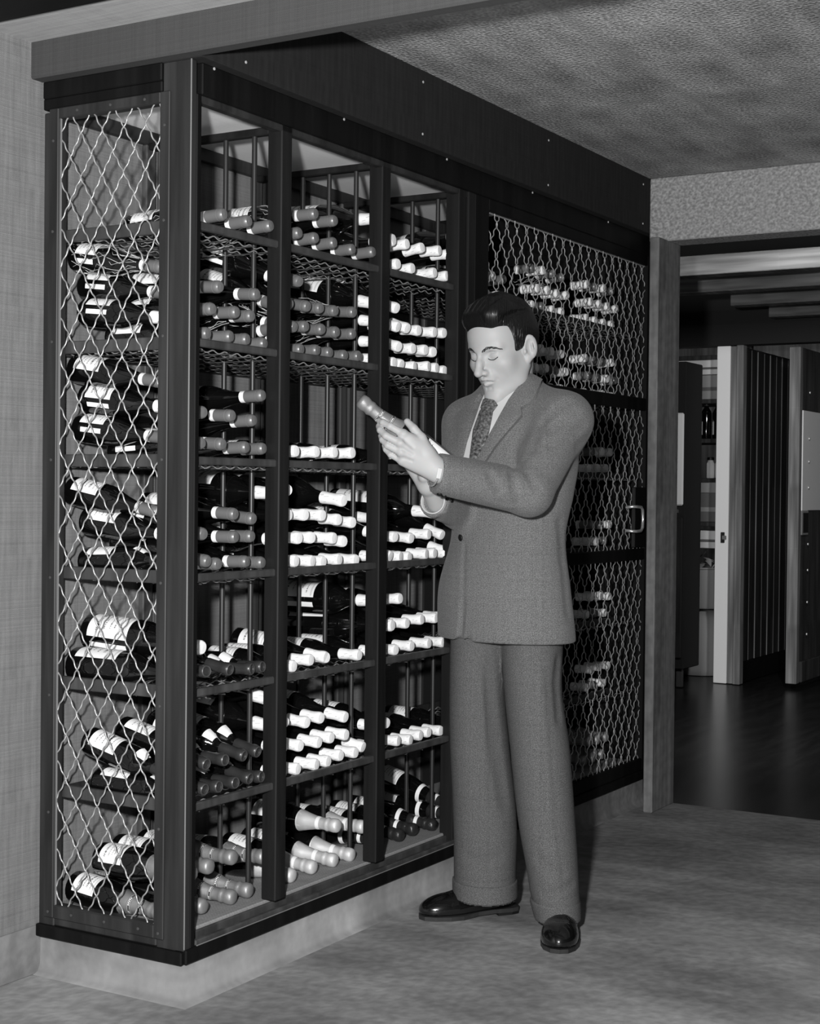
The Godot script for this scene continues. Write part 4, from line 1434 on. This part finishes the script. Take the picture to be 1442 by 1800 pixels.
	press(jk, [Vector2(-0.061, 1.315), Vector2(-0.052, 1.274), Vector2(-0.046, 1.242), Vector2(-0.029, 1.207)], 0.020, 0.0065)
	press(jk, [Vector2(-0.020, 1.312), Vector2(0.002, 1.278), Vector2(0.021, 1.249)], 0.020, 0.0055)
	press(jk, [Vector2(0.030, 1.453), Vector2(0.006, 1.405), Vector2(-0.009, 1.354)], 0.024, 0.0060)
	press(jk, [Vector2(0.154, 1.448), Vector2(0.099, 1.411), Vector2(0.028, 1.373)], 0.024, 0.0050)
	press(jk, [Vector2(0.162, 1.416), Vector2(0.115, 1.371)], 0.022, 0.0045)
	press(jk, [Vector2(0.110, 1.514), Vector2(0.058, 1.479), Vector2(0.011, 1.437)], 0.024, 0.0040)
	press(jk, [Vector2(0.133, 1.479), Vector2(0.074, 1.442), Vector2(0.035, 1.415)], 0.022, 0.0040)
	press(jk, [Vector2(-0.060, 1.377), Vector2(-0.047, 1.334), Vector2(-0.059, 1.298)], 0.020, 0.0055)
	press(jk, [Vector2(-0.012, 1.354), Vector2(-0.036, 1.330), Vector2(-0.063, 1.318)], 0.018, 0.0045)
	press(jk, [Vector2(-0.138, 1.228), Vector2(-0.090, 1.210), Vector2(-0.039, 1.204)], 0.016, -0.003)
	press(jk, [Vector2(0.076, 1.188), Vector2(0.080, 1.140), Vector2(0.087, 1.036)], 0.024, 0.006)
	press(jk, [Vector2(0.087, 1.060), Vector2(0.096, 0.973), Vector2(0.105, 0.893)], 0.022, 0.005)
	press(jk, [Vector2(-0.265, 1.168), Vector2(-0.246, 1.203)], 0.016, 0.006)
	# slit of the front opening below the button, dart and pocket, the curved corner of the near flap
	press(jk, [Vector2(-0.189, 1.110), Vector2(-0.192, 1.033), Vector2(-0.192, 0.962)], 0.013, 0.004)
	press(jk, [Vector2(-0.192, 0.962), Vector2(-0.195, 0.898), Vector2(-0.203, 0.813)], 0.015, 0.015)
	press(jk, [Vector2(-0.183, 0.845), Vector2(-0.169, 0.823), Vector2(-0.149, 0.811)], 0.018, 0.022)
	press(jk, [Vector2(-0.027, 1.155), Vector2(-0.023, 1.035), Vector2(-0.013, 0.908)], 0.012, 0.0016)
	put("jacket", field_mesh(jk), suit, man)

	# --- pocket welt
	put("pocket_welt", patch(jk, [Vector2(-0.050, 1.089), Vector2(0.077, 1.102), Vector2(0.079, 1.095), Vector2(-0.049, 1.081)], 0.5, toward, 0.003, 0.006, 0.006), suit, man)

	# --- trousers
	var tr := Field.new(Vector3(-0.30, 0.03, -0.26), Vector3(0.20, 0.92, 0.26), 0.0075)
	tr.loft([[0.842, -0.062, 0.0, 0.150, 0.100], [0.87, -0.062, 0.0, 0.170, 0.115], [0.91, -0.065, 0.0, 0.170, 0.115]], turn * 0.8, 0.0)
	tr.loft([[0.052, -0.1085, -0.10, 0.0935, 0.112], [0.12, -0.110, -0.10, 0.092, 0.108], [0.28, -0.112, -0.095, 0.094, 0.104], [0.53, -0.132, -0.08, 0.087, 0.104], [0.69, -0.140, -0.06, 0.082, 0.108], [0.87, -0.135, -0.03, 0.086, 0.112]], 0.0, 0.03)
	tr.loft([[0.040, 0.0875, 0.095, 0.0635, 0.085], [0.12, 0.078, 0.09, 0.070, 0.092], [0.32, 0.0545, 0.07, 0.0815, 0.102], [0.53, 0.034, 0.055, 0.085, 0.108], [0.69, 0.014, 0.045, 0.083, 0.114], [0.87, 0.010, 0.03, 0.092, 0.12]], 0.0, 0.010)
	# hollow hem ends that let the shoes in, pressed creases, folds at the knee
	press(tr, [Vector2(-0.139, 0.779), Vector2(-0.130, 0.555), Vector2(-0.125, 0.331), Vector2(-0.126, 0.139)], 0.018, -0.0045)
	press(tr, [Vector2(0.026, 0.780), Vector2(0.042, 0.557), Vector2(0.060, 0.333), Vector2(0.090, 0.093)], 0.018, -0.0045)
	press(tr, [Vector2(-0.127, 0.795), Vector2(-0.113, 0.667), Vector2(-0.095, 0.524), Vector2(-0.074, 0.396), Vector2(-0.058, 0.332)], 0.032, 0.007)
	press(tr, [Vector2(0.079, 0.805), Vector2(0.072, 0.717), Vector2(0.083, 0.589)], 0.026, 0.006)
	press(tr, [Vector2(0.017, 0.237), Vector2(0.057, 0.189), Vector2(0.113, 0.173)], 0.026, 0.004)
	press(tr, [Vector2(0.034, 0.117), Vector2(0.082, 0.125), Vector2(0.133, 0.158)], 0.022, 0.004)
	press(tr, [Vector2(-0.188, 0.234), Vector2(-0.127, 0.211), Vector2(-0.063, 0.236)], 0.026, 0.003)
	press(tr, [Vector2(-0.045, 0.748), Vector2(0.003, 0.761), Vector2(0.042, 0.781)], 0.024, 0.003)
	put("trousers", field_mesh(tr), slacks, man)
	# turned-up hems
	var cu := Field.new(Vector3(-0.24, 0.01, -0.24), Vector3(0.18, 0.14, 0.21), 0.006)
	cu.loft([[0.054, -0.1085, -0.10, 0.097, 0.116], [0.108, -0.110, -0.10, 0.0965, 0.113]], 0.0, 0.0, 0.003)
	cu.loft([[0.044, 0.0875, 0.095, 0.067, 0.089], [0.100, 0.0795, 0.0905, 0.0725, 0.0945]], 0.0, 0.0, 0.003)
	put("trouser_cuffs", field_mesh(cu), slacks, man)

	# --- shoes
	shoe(man, Vector3(-0.012, 0, -0.145), Vector3(-0.304, 0, -0.040), leather)
	shoe(man, Vector3(0.112, 0, -0.005), Vector3(0.074, 0, 0.288), leather)

	# --- body: head, neck, forearms and hands in one mesh
	var hs := 1.08
	var yaw := deg_to_rad(45.0)
	var pit := deg_to_rad(20.0)
	var f := Vector3(-sin(yaw), 0, cos(yaw))
	var hz := f * cos(pit) - Vector3.UP * sin(pit)
	var hy := Vector3.UP * cos(pit) + f * sin(pit)
	var hb := Basis(hy.cross(hz), hy, hz)
	var head := Transform3D(hb.scaled_local(Vector3(hs, hs, hs)), Vector3(-0.079, 1.652, 0.03))
	var hd := head_field(head)
	var parts := hd.polygonize(PackedVector3Array(), PackedVector3Array(), PackedInt32Array(), head)
	var lh := Field.new(Vector3(-0.50, 1.22, 0.28), Vector3(-0.20, 1.48, 0.47), 0.0032)
	left_hand(lh, l_cf)
	parts = lh.polygonize(parts[0], parts[1], parts[2])
	var rh := Field.new(Vector3(-0.46, 1.18, 0.12), Vector3(-0.22, 1.46, 0.36), 0.0034)
	right_hand(rh, r_cf)
	parts = rh.polygonize(parts[0], parts[1], parts[2])
	put("body", mesh_from(parts), skin, man)
	var hair_f := hair_field()
	put("hair", field_mesh(hair_f, head), hair_m, man)
	face_lines(man, hd, head, dark)

	# --- shirt collar and cuffs
	var st := begin()
	var cz := Vector3(-0.15, 1.0, 0.22).normalized()
	var cx := Vector3.UP.cross(Vector3(0, 0, 1)).normalized()
	cx = (cx - cz * cx.dot(cz)).normalized()
	add_lathe(st, V2([[0.080, -0.012], [0.0755, 0.012], [0.0715, 0.034], [0.0690, 0.047], [0.0665, 0.049], [0.0650, 0.046], [0.0660, 0.0]]), 28, 0.0, TAU, Transform3D(Basis(cx, cz.cross(cx), cz), Vector3(-0.060, 1.538, -0.008)))
	put("shirt_collar", st.commit(), shirt, man)
	put("shirt_cuff", ring_mesh(r_cf - rd * 0.004, rd, 0.037, 0.024), shirt, man)
	put("shirt_cuff", ring_mesh(l_cf - fd * 0.012, fd, 0.041, 0.016), shirt, man)
	# --- bracelet with a plate, on the near wrist
	var wr := l_cf + fd * 0.020
	var bu := fd.cross(Vector3.UP).normalized()
	var bv := fd.cross(bu)
	st = begin()
	for k in 26:
		var t0 := TAU * k / 26.0
		var t1 := TAU * (k + 0.86) / 26.0
		var p0 := wr + (bu * cos(t0) + bv * sin(t0)) * 0.0360
		var p1 := wr + (bu * cos(t1) + bv * sin(t1)) * 0.0360
		add_tube(st, [p0, p0.lerp(p1, 0.5) + (p0 - wr).normalized() * 0.0008, p1], 0.0026, 6)
	put("bracelet", st.commit(), M.chrome, man)
	var pn := (Vector3(0, 0, 1) - fd * fd.z).normalized()
	var pu := fd.cross(pn)
	put("bracelet_plate", box_mesh(Vector3(-0.006, -0.014, -0.0015), Vector3(0.006, 0.014, 0.0015), 0.001), plain(0.85, 0.3, 0.3), man, Transform3D(Basis(fd, pu, fd.cross(pu)), wr + pn * 0.0385))
	# --- buttons
	for q in [[774, 869], [782, 872], [790, 876], [798, 880]]:
		var p0: Vector2 = Vector2((q[0] - 775) * 0.00153 - 0.264, 1.2445 - (q[1] - 868) * 0.00153)
		var hp := jk.hit(Vector3(p0.x, p0.y, 0.47), toward)
		button(man, hp, jk.normal(hp), 0.0075)
	var fb := jk.hit(Vector3(-0.197, 1.118, 0.3), toward)
	button(man, fb, jk.normal(fb), 0.010)

	# --- the bottle he holds
	held_bottle(man, Vector3(-0.481, 1.493, 0.338), Vector3(-0.236, 1.300, 0.283))

# a crease pressed into the cloth where a line, seen from in front, meets it
func press(f: Field, line: Array, width: float, depth: float):
	var eye := Vector3(-0.344, 1.25, 4.446)
	var ps := []
	for i in line.size() - 1:
		var n := maxi(2, int(line[i].distance_to(line[i + 1]) / 0.02))
		for k in n: ps.append(line[i].lerp(line[i + 1], float(k) / n))
	ps.append(line[line.size() - 1])
	var at := []
	for q in ps:
		var p := Vector3(q.x, q.y, 0.13)
		var dir := (p - eye).normalized()
		at.append(f.hit(p - dir * 0.34, dir, 0.8))
	f.crease(at, width, depth)

func ring_mesh(c: Vector3, axis: Vector3, r: float, len: float) -> ArrayMesh:
	var st := begin()
	var x := axis.cross(Vector3(0.2, 0.9, 0.1)).normalized()
	add_lathe(st, V2([[r - 0.003, 0.0], [r, 0.001], [r - 0.001, len], [r - 0.003, len + 0.001], [r - 0.005, len - 0.002], [r - 0.005, 0.002]]), 24, 0.0, TAU, Transform3D(Basis(x, axis.cross(x), axis), c))
	return st.commit()

func button(parent: Node, p: Vector3, n: Vector3, r: float):
	var x := n.cross(Vector3.UP).normalized()
	var st := begin()
	add_lathe(st, V2([[r, -0.001], [r, 0.002], [r * 0.82, 0.0035], [r * 0.6, 0.0025], [0.0, 0.0022]]), 14, 0.0, TAU, Transform3D(Basis(x, n.cross(x), n), p))
	put("button", st.commit(), M.black, parent)

func shoe(man: Node3D, heel: Vector3, toe: Vector3, leather: Material):
	var z := (toe - heel).normalized()
	var x := Vector3.UP.cross(z)
	var xf := Transform3D(Basis(x, Vector3.UP, z), heel)
	var L := heel.distance_to(toe)
	var s := Field.new(Vector3(-0.075, -0.005, -0.02), Vector3(0.075, 0.16, L + 0.02), 0.0055)
	s.cone(Vector3(0, 0.045, 0.045), Vector3(0, 0.042, 0.13), 0.036, 0.038, 0.01)
	s.cone(Vector3(0, 0.060, 0.055), Vector3(0, 0.125, 0.075), 0.033, 0.042, 0.03)
	s.cone(Vector3(0, 0.055, 0.10), Vector3(-0.002, 0.040, 0.175), 0.040, 0.035, 0.03)
	s.ell(Vector3(-0.002, 0.030, 0.205), Vector3(0.052, 0.042, 0.075), 0.025)
	s.ell(Vector3(-0.002, 0.026, L - 0.055), Vector3(0.044, 0.034, 0.054), 0.02)
	# lacing flap and the creases behind the toe
	s.cone(Vector3(0, 0.088, 0.115), Vector3(-0.001, 0.066, 0.185), 0.019, 0.015, 0.015)
	for k in 3: s.crease([Vector3(-0.046, 0.035, 0.196 + 0.014 * k), Vector3(0, 0.078 - 0.004 * k, 0.190 + 0.014 * k), Vector3(0.046, 0.035, 0.196 + 0.014 * k)], 0.012, 0.0032)
	s.cone(Vector3(0, -0.26, -0.2), Vector3(0, -0.26, L + 0.2), 0.276, 0.276, 0.0, -1)
	var o := put("shoe", field_mesh(s), leather, man, xf)
	var out := PackedVector2Array()
	for q in [[-0.030, 0.006], [-0.039, 0.03], [-0.040, 0.09], [-0.043, 0.14], [-0.056, 0.19], [-0.054, 0.235], [-0.045, 0.275], [-0.025, 0.303], [0.0, 0.311], [0.024, 0.302], [0.043, 0.272], [0.053, 0.23], [0.054, 0.19], [0.042, 0.14], [0.040, 0.09], [0.039, 0.03], [0.030, 0.006], [0.012, -0.002], [-0.012, -0.002]]:
		out.append(Vector2(q[0], q[1] * L / 0.311))
	put("sole", extrude_mesh(out, func(p: Vector2) -> Vector3: return Vector3(p.x, 0.020, p.y) if p.y < 0.12 else Vector3(p.x, 0.0125 + 0.0075 * clampf((0.19 - p.y) / 0.07, 0.0, 1.0), p.y), Vector3(0, -0.0115, 0)), M.frame, o)
	var hl := PackedVector2Array()
	for q in [[-0.030, 0.006], [-0.038, 0.03], [-0.039, 0.075], [0.039, 0.075], [0.038, 0.03], [0.030, 0.006], [0.0, -0.002]]: hl.append(Vector2(q[0], q[1]))
	put("heel", extrude_mesh(hl, func(p: Vector2) -> Vector3: return Vector3(p.x, 0.012, p.y), Vector3(0, -0.0115, 0)), M.black, o)

func head_field(head: Transform3D) -> Field:
	var f := Field.new(Vector3(-0.10, -0.20, -0.13), Vector3(0.10, 0.145, 0.145), 0.0033)
	f.ell(Vector3(0, 0.035, -0.012), Vector3(0.075, 0.092, 0.098))
	f.ell(Vector3(0, 0.055, 0.036), Vector3(0.061, 0.058, 0.054), 0.03)
	f.ell(Vector3(0, -0.032, 0.030), Vector3(0.058, 0.080, 0.066), 0.03)
	for s in [-1.0, 1.0]:
		f.cone(Vector3(0.053 * s, -0.040, -0.002), Vector3(0.046 * s, -0.075, 0.022), 0.019, 0.017, 0.03)
		f.cone(Vector3(0.046 * s, -0.075, 0.022), Vector3(0.012 * s, -0.102, 0.070), 0.017, 0.019, 0.025)
		f.ell(Vector3(0.044 * s, -0.014, 0.058), Vector3(0.021, 0.018, 0.022), 0.022)
		f.cone(Vector3(0.010 * s, 0.0270, 0.086), Vector3(0.046 * s, 0.0300, 0.066), 0.0095, 0.0085, 0.014)
	f.ell(Vector3(0, -0.106, 0.076), Vector3(0.020, 0.015, 0.016), 0.018)
	for s in [-1.0, 1.0]: f.ell(Vector3(0.049 * s, -0.034, 0.034), Vector3(0.0125, 0.026, 0.026), 0.028)
	# nose
	f.cone(Vector3(0, 0.0280, 0.086), Vector3(0, -0.0040, 0.103), 0.0085, 0.0090, 0.012)
	f.cone(Vector3(0, -0.0040, 0.103), Vector3(0, -0.0260, 0.1155), 0.0090, 0.0115, 0.008)
	for s in [-1.0, 1.0]:
		f.ell(Vector3(0.0125 * s, -0.0300, 0.102), Vector3(0.0075, 0.0075, 0.0095), 0.007)
		f.ell(Vector3(0.006 * s, -0.0400, 0.108), Vector3(0.0032, 0.0042, 0.005), 0.002, -1)
		# eye hollows, then the lowered lids over the eyeballs
		f.ell(Vector3(0.0305 * s, 0.0125, 0.096), Vector3(0.019, 0.0125, 0.0145), 0.012, -1)
		f.ell(Vector3(0.0325 * s, 0.0095, 0.0705), Vector3(0.0165, 0.0130, 0.0135), 0.005)
		f.crease([Vector3(0.020 * s, 0.0175, 0.082), Vector3(0.032 * s, 0.0200, 0.083), Vector3(0.045 * s, 0.0165, 0.074)], 0.0055, 0.0022)
		f.crease([Vector3(0.019 * s, 0.0045, 0.080), Vector3(0.032 * s, 0.0000, 0.084), Vector3(0.047 * s, 0.0050, 0.073)], 0.0045, 0.0018)
		f.crease([Vector3(0.017 * s, -0.0280, 0.094), Vector3(0.026 * s, -0.0440, 0.086), Vector3(0.030 * s, -0.0580, 0.078)], 0.0085, 0.0020)
	# mouth
	f.ell(Vector3(0, -0.0405, 0.082), Vector3(0.027, 0.019, 0.017), 0.012)
	f.cone(Vector3(-0.020, -0.0525, 0.0885), Vector3(-0.004, -0.0480, 0.0985), 0.0040, 0.0052, 0.006)
	f.cone(Vector3(0.020, -0.0525, 0.0885), Vector3(0.004, -0.0480, 0.0985), 0.0040, 0.0052, 0.006)
	f.cone(Vector3(-0.015, -0.0600, 0.0870), Vector3(0.0, -0.0615, 0.0940), 0.0044, 0.0060, 0.006)
	f.cone(Vector3(0.015, -0.0600, 0.0870), Vector3(0.0, -0.0615, 0.0940), 0.0044, 0.0060, 0.006)
	f.crease([Vector3(-0.024, -0.0590, 0.087), Vector3(-0.008, -0.0540, 0.0985), Vector3(0.008, -0.0540, 0.0985), Vector3(0.024, -0.0590, 0.087)], 0.005, 0.0034)
	f.crease([Vector3(-0.014, -0.0755, 0.088), Vector3(0.0, -0.0770, 0.0915), Vector3(0.014, -0.0755, 0.088)], 0.009, 0.0032)
	f.crease([Vector3(0, -0.0315, 0.105), Vector3(0, -0.0445, 0.102)], 0.0055, 0.0014)
	# ears
	for s in [-1.0, 1.0]:
		var rb := Basis(Vector3.UP, -0.50 * s) * Basis(Vector3.RIGHT, -0.12)
		f.ell(Vector3(0.0815 * s, 0.004, -0.012), Vector3(0.0085, 0.034, 0.0215), 0.004, 1, rb)
		f.ell(Vector3(0.0745 * s, -0.026, -0.004), Vector3(0.0075, 0.011, 0.009), 0.006)
		f.ell(Vector3(0.0815 * s, 0.005, -0.012) + rb * Vector3(0.0095 * s, 0.0, 0.0015), Vector3(0.0085, 0.0235, 0.0135), 0.003, -1, rb)
		f.ell(Vector3(0.0815 * s, 0.003, -0.012) + rb * Vector3(0.004 * s, 0.0, -0.005), Vector3(0.004, 0.015, 0.0035), 0.003, 1, rb)
		f.ell(Vector3(0.0765 * s, -0.003, 0.006), Vector3(0.006, 0.007, 0.005), 0.003)
	# neck down into the collar
	var inv := head.affine_inverse()
	var n0 := inv * Vector3(-0.045, 1.64, -0.005)
	var n1 := inv * Vector3(-0.058, 1.49, -0.012)
	f.cone(n0, n1, 0.050, 0.057, 0.010)
	f.cone(inv * Vector3(-0.028, 1.655, 0.022), inv * Vector3(-0.085, 1.515, 0.052), 0.012, 0.011, 0.012)
	return f

func hair_field() -> Field:
	var f := Field.new(Vector3(-0.105, -0.085, -0.135), Vector3(0.105, 0.175, 0.125), 0.0032)
	f.ell(Vector3(0, 0.040, -0.016), Vector3(0.0825, 0.098, 0.104))
	f.cone(Vector3(-0.036, 0.104, 0.052), Vector3(0.034, 0.112, 0.054), 0.029, 0.030, 0.03)
	f.cone(Vector3(-0.028, 0.118, 0.020), Vector3(0.028, 0.124, 0.016), 0.030, 0.032, 0.03)
	f.cone(Vector3(0.0, 0.112, -0.02), Vector3(0.0, 0.085, -0.06), 0.042, 0.045, 0.03)
	# the part and the swept waves
	for k in 5:
		var a := -0.5 + 0.26 * k
		f.crease([Vector3(0.075 * sin(a), 0.100 + 0.03 * cos(a), 0.078), Vector3(0.085 * sin(a), 0.118 + 0.035 * cos(a), 0.035), Vector3(0.088 * sin(a * 1.15), 0.098 + 0.035 * cos(a), -0.03), Vector3(0.075 * sin(a * 1.2), 0.07, -0.095)], 0.011, 0.0038)
	f.crease([Vector3(0.058, 0.100, 0.050), Vector3(0.066, 0.098, 0.0), Vector3(0.055, 0.09, -0.06)], 0.012, 0.005)
	# forehead and temples, ears, nape
	f.ell(Vector3(0, -0.020, 0.102), Vector3(0.0745, 0.104, 0.072), 0.006, -1)
	for s in [-1.0, 1.0]:
		f.ell(Vector3(0.062 * s, 0.030, 0.078), Vector3(0.030, 0.055, 0.048), 0.006, -1)
		f.ell(Vector3(0.085 * s, -0.030, 0.012), Vector3(0.03, 0.040, 0.040), 0.005, -1)
	f.cone(Vector3(-0.1, -0.10, -0.01), Vector3(0.1, -0.10, -0.01), 0.062, 0.062, 0.006, -1)
	f.cone(Vector3(-0.1, -0.125, -0.08), Vector3(0.1, -0.125, -0.08), 0.062, 0.062, 0.006, -1)
	return f

func face_lines(man: Node3D, hd: Field, head: Transform3D, dark: Material):
	var along := func(pts: Array, t: float) -> Vector2:
		var n := pts.size() - 1
		var i := clampi(int(t * n), 0, n - 1)
		return pts[i].cubic_interpolate(pts[i + 1], pts[maxi(i - 1, 0)], pts[mini(i + 2, n)], t * n - i)
	var seat := func(q: Vector2, out: float) -> Vector3:
		var p := hd.hit(Vector3(q.x, q.y, 0.145), Vector3(0, 0, -1), 0.2)
		return head * (p + hd.normal(p) * out)
	for s in [-1.0, 1.0]:
		# eyebrow: a row of short hairs, thick in the middle, thin towards the temple
		var brow := [Vector2(0.012 * s, 0.0255), Vector2(0.026 * s, 0.0325), Vector2(0.042 * s, 0.0320), Vector2(0.057 * s, 0.0225)]
		var st := begin()
		for k in 90:
			var t := (k + 0.5) / 90.0
			var wide := 0.0040 * smoothstep(-0.15, 0.25, t) * (1.0 - 0.75 * smoothstep(0.45, 1.0, t))
			var q: Vector2 = along.call(brow, t)
			var q2: Vector2 = along.call(brow, minf(t + 0.11, 1.0))
			var off := rng.randf_range(-1.0, 1.0) * wide
			var p0: Vector3 = seat.call(q + Vector2(0, off - 0.001), 0.0)
			var p1: Vector3 = seat.call(q2 + Vector2(0, off * 0.7 + 0.0006), 0.0009)
			add_tube(st, [p0, p0.lerp(p1, 0.5) + (p1 - p0).length() * 0.05 * hy_of(head), p1], 0.0008, 4, false, 0.0003)
		put("eyebrow", st.commit(), dark, man)
		var lid := [Vector2(0.019 * s, 0.0040), Vector2(0.026 * s, 0.0000), Vector2(0.036 * s, -0.0005), Vector2(0.047 * s, 0.0050)]
		st = begin()
		var ps := []
		for k in 17: ps.append(seat.call(along.call(lid, k / 16.0), -0.0002))
		add_tube(st, ps, 0.0013, 6, true, 0.0015)
		put("eyelashes", st.commit(), dark, man)

func hy_of(x: Transform3D) -> Vector3:
	return x.basis.y.normalized()

func left_hand(f: Field, wrist_in: Vector3):
	var w := Vector3(-0.271, 1.305, 0.378)
	f.cone(wrist_in + Vector3(0.03, -0.005, -0.01), w, 0.030, 0.027, 0.0)
	var mcp := [Vector3(-0.362, 1.399, 0.402), Vector3(-0.369, 1.375, 0.408), Vector3(-0.367, 1.351, 0.402), Vector3(-0.364, 1.329, 0.390)]
	var pip := [Vector3(-0.397, 1.419, 0.405), Vector3(-0.408, 1.394, 0.410), Vector3(-0.403, 1.369, 0.402), Vector3(-0.395, 1.345, 0.388)]
	var dip := [Vector3(-0.416, 1.429, 0.392), Vector3(-0.423, 1.409, 0.394), Vector3(-0.417, 1.384, 0.386), Vector3(-0.408, 1.359, 0.376)]
	var tip := [Vector3(-0.426, 1.434, 0.378), Vector3(-0.428, 1.420, 0.376), Vector3(-0.422, 1.395, 0.370), Vector3(-0.413, 1.370, 0.364)]
	var rad := [0.0098, 0.0100, 0.0096, 0.0086]
	for i in 4:
		f.cone(w + Vector3(0, 0.012 - 0.008 * i, 0), mcp[i], 0.0215, 0.0135, 0.012)
	for i in 4:
		var r: float = rad[i]
		f.cone(mcp[i], pip[i], r * 1.12, r, 0.005)
		f.cone(pip[i], dip[i], r, r * 0.93, 0.003)
		f.cone(dip[i], tip[i], r * 0.93, r * 0.80, 0.003)
		f.ell(mcp[i] + Vector3(0, 0, 0.006), Vector3(0.010, 0.008, 0.008), 0.006)
	# web between fingers: shallow furrows from the knuckle gaps up the back of the hand
	for i in 3:
		var a: Vector3 = (mcp[i] + mcp[i + 1]) * 0.5 + Vector3(0, 0, 0.013)
		f.crease([a, a.lerp(w + Vector3(0, 0, 0.02), 0.35)], 0.008, 0.0022)
	# thumb
	var c := Vector3(-0.298, 1.349, 0.385)
	var t1 := Vector3(-0.315, 1.390, 0.388)
	var t2 := Vector3(-0.336, 1.415, 0.384)
	var t3 := Vector3(-0.353, 1.433, 0.374)
	f.cone(w + Vector3(-0.005, 0.012, 0), c, 0.022, 0.019, 0.012)
	f.cone(c, t1, 0.018, 0.0135, 0.012)
	f.cone(mcp[0] + Vector3(0.022, -0.012, -0.006), c, 0.012, 0.016, 0.012)
	f.cone(t1, t2, 0.0128, 0.0115, 0.004)
	f.cone(t2, t3, 0.0115, 0.0092, 0.003)

func right_hand(f: Field, cuff: Vector3):
	var w := Vector3(-0.294, 1.268, 0.235)
	f.cone(cuff + Vector3(0.01, -0.008, -0.012), w, 0.030, 0.027, 0.0)
	var mcp := [Vector3(-0.340, 1.375, 0.255), Vector3(-0.352, 1.357, 0.245), Vector3(-0.355, 1.338, 0.236), Vector3(-0.346, 1.320, 0.228)]
	var pip := [Vector3(-0.368, 1.409, 0.250), Vector3(-0.384, 1.388, 0.240), Vector3(-0.387, 1.363, 0.234), Vector3(-0.371, 1.339, 0.228)]
	var tip := [Vector3(-0.387, 1.430, 0.262), Vector3(-0.402, 1.405, 0.258), Vector3(-0.402, 1.378, 0.254), Vector3(-0.386, 1.353, 0.248)]
	for i in 4:
		f.cone(w, mcp[i], 0.024, 0.0135, 0.012)
		f.cone(mcp[i], pip[i], 0.0108, 0.0098, 0.005)
		f.cone(pip[i], tip[i], 0.0098, 0.0082, 0.003)
	f.cone(w, Vector3(-0.305, 1.289, 0.268), 0.022, 0.016, 0.012)
	f.cone(Vector3(-0.305, 1.289, 0.268), Vector3(-0.312, 1.320, 0.262), 0.014, 0.011, 0.006)

func held_bottle(man: Node3D, tip: Vector3, base: Vector3):
	var proto := bottle_proto("e", 0)
	var o: Node3D = proto.duplicate()
	o.name = numbered("champagne_bottle")
	add_child(o)
	tag(o, "foil-topped champagne bottle held in the man's two hands", "bottle")
	var z := (tip - base).normalized()
	var x := Vector3(0, 0, 1).cross(z).normalized()
	o.transform = man.transform * Transform3D(Basis(x, z.cross(x), z) * Basis(Vector3(0, 0, 1), -0.35), tip - z * 0.315)
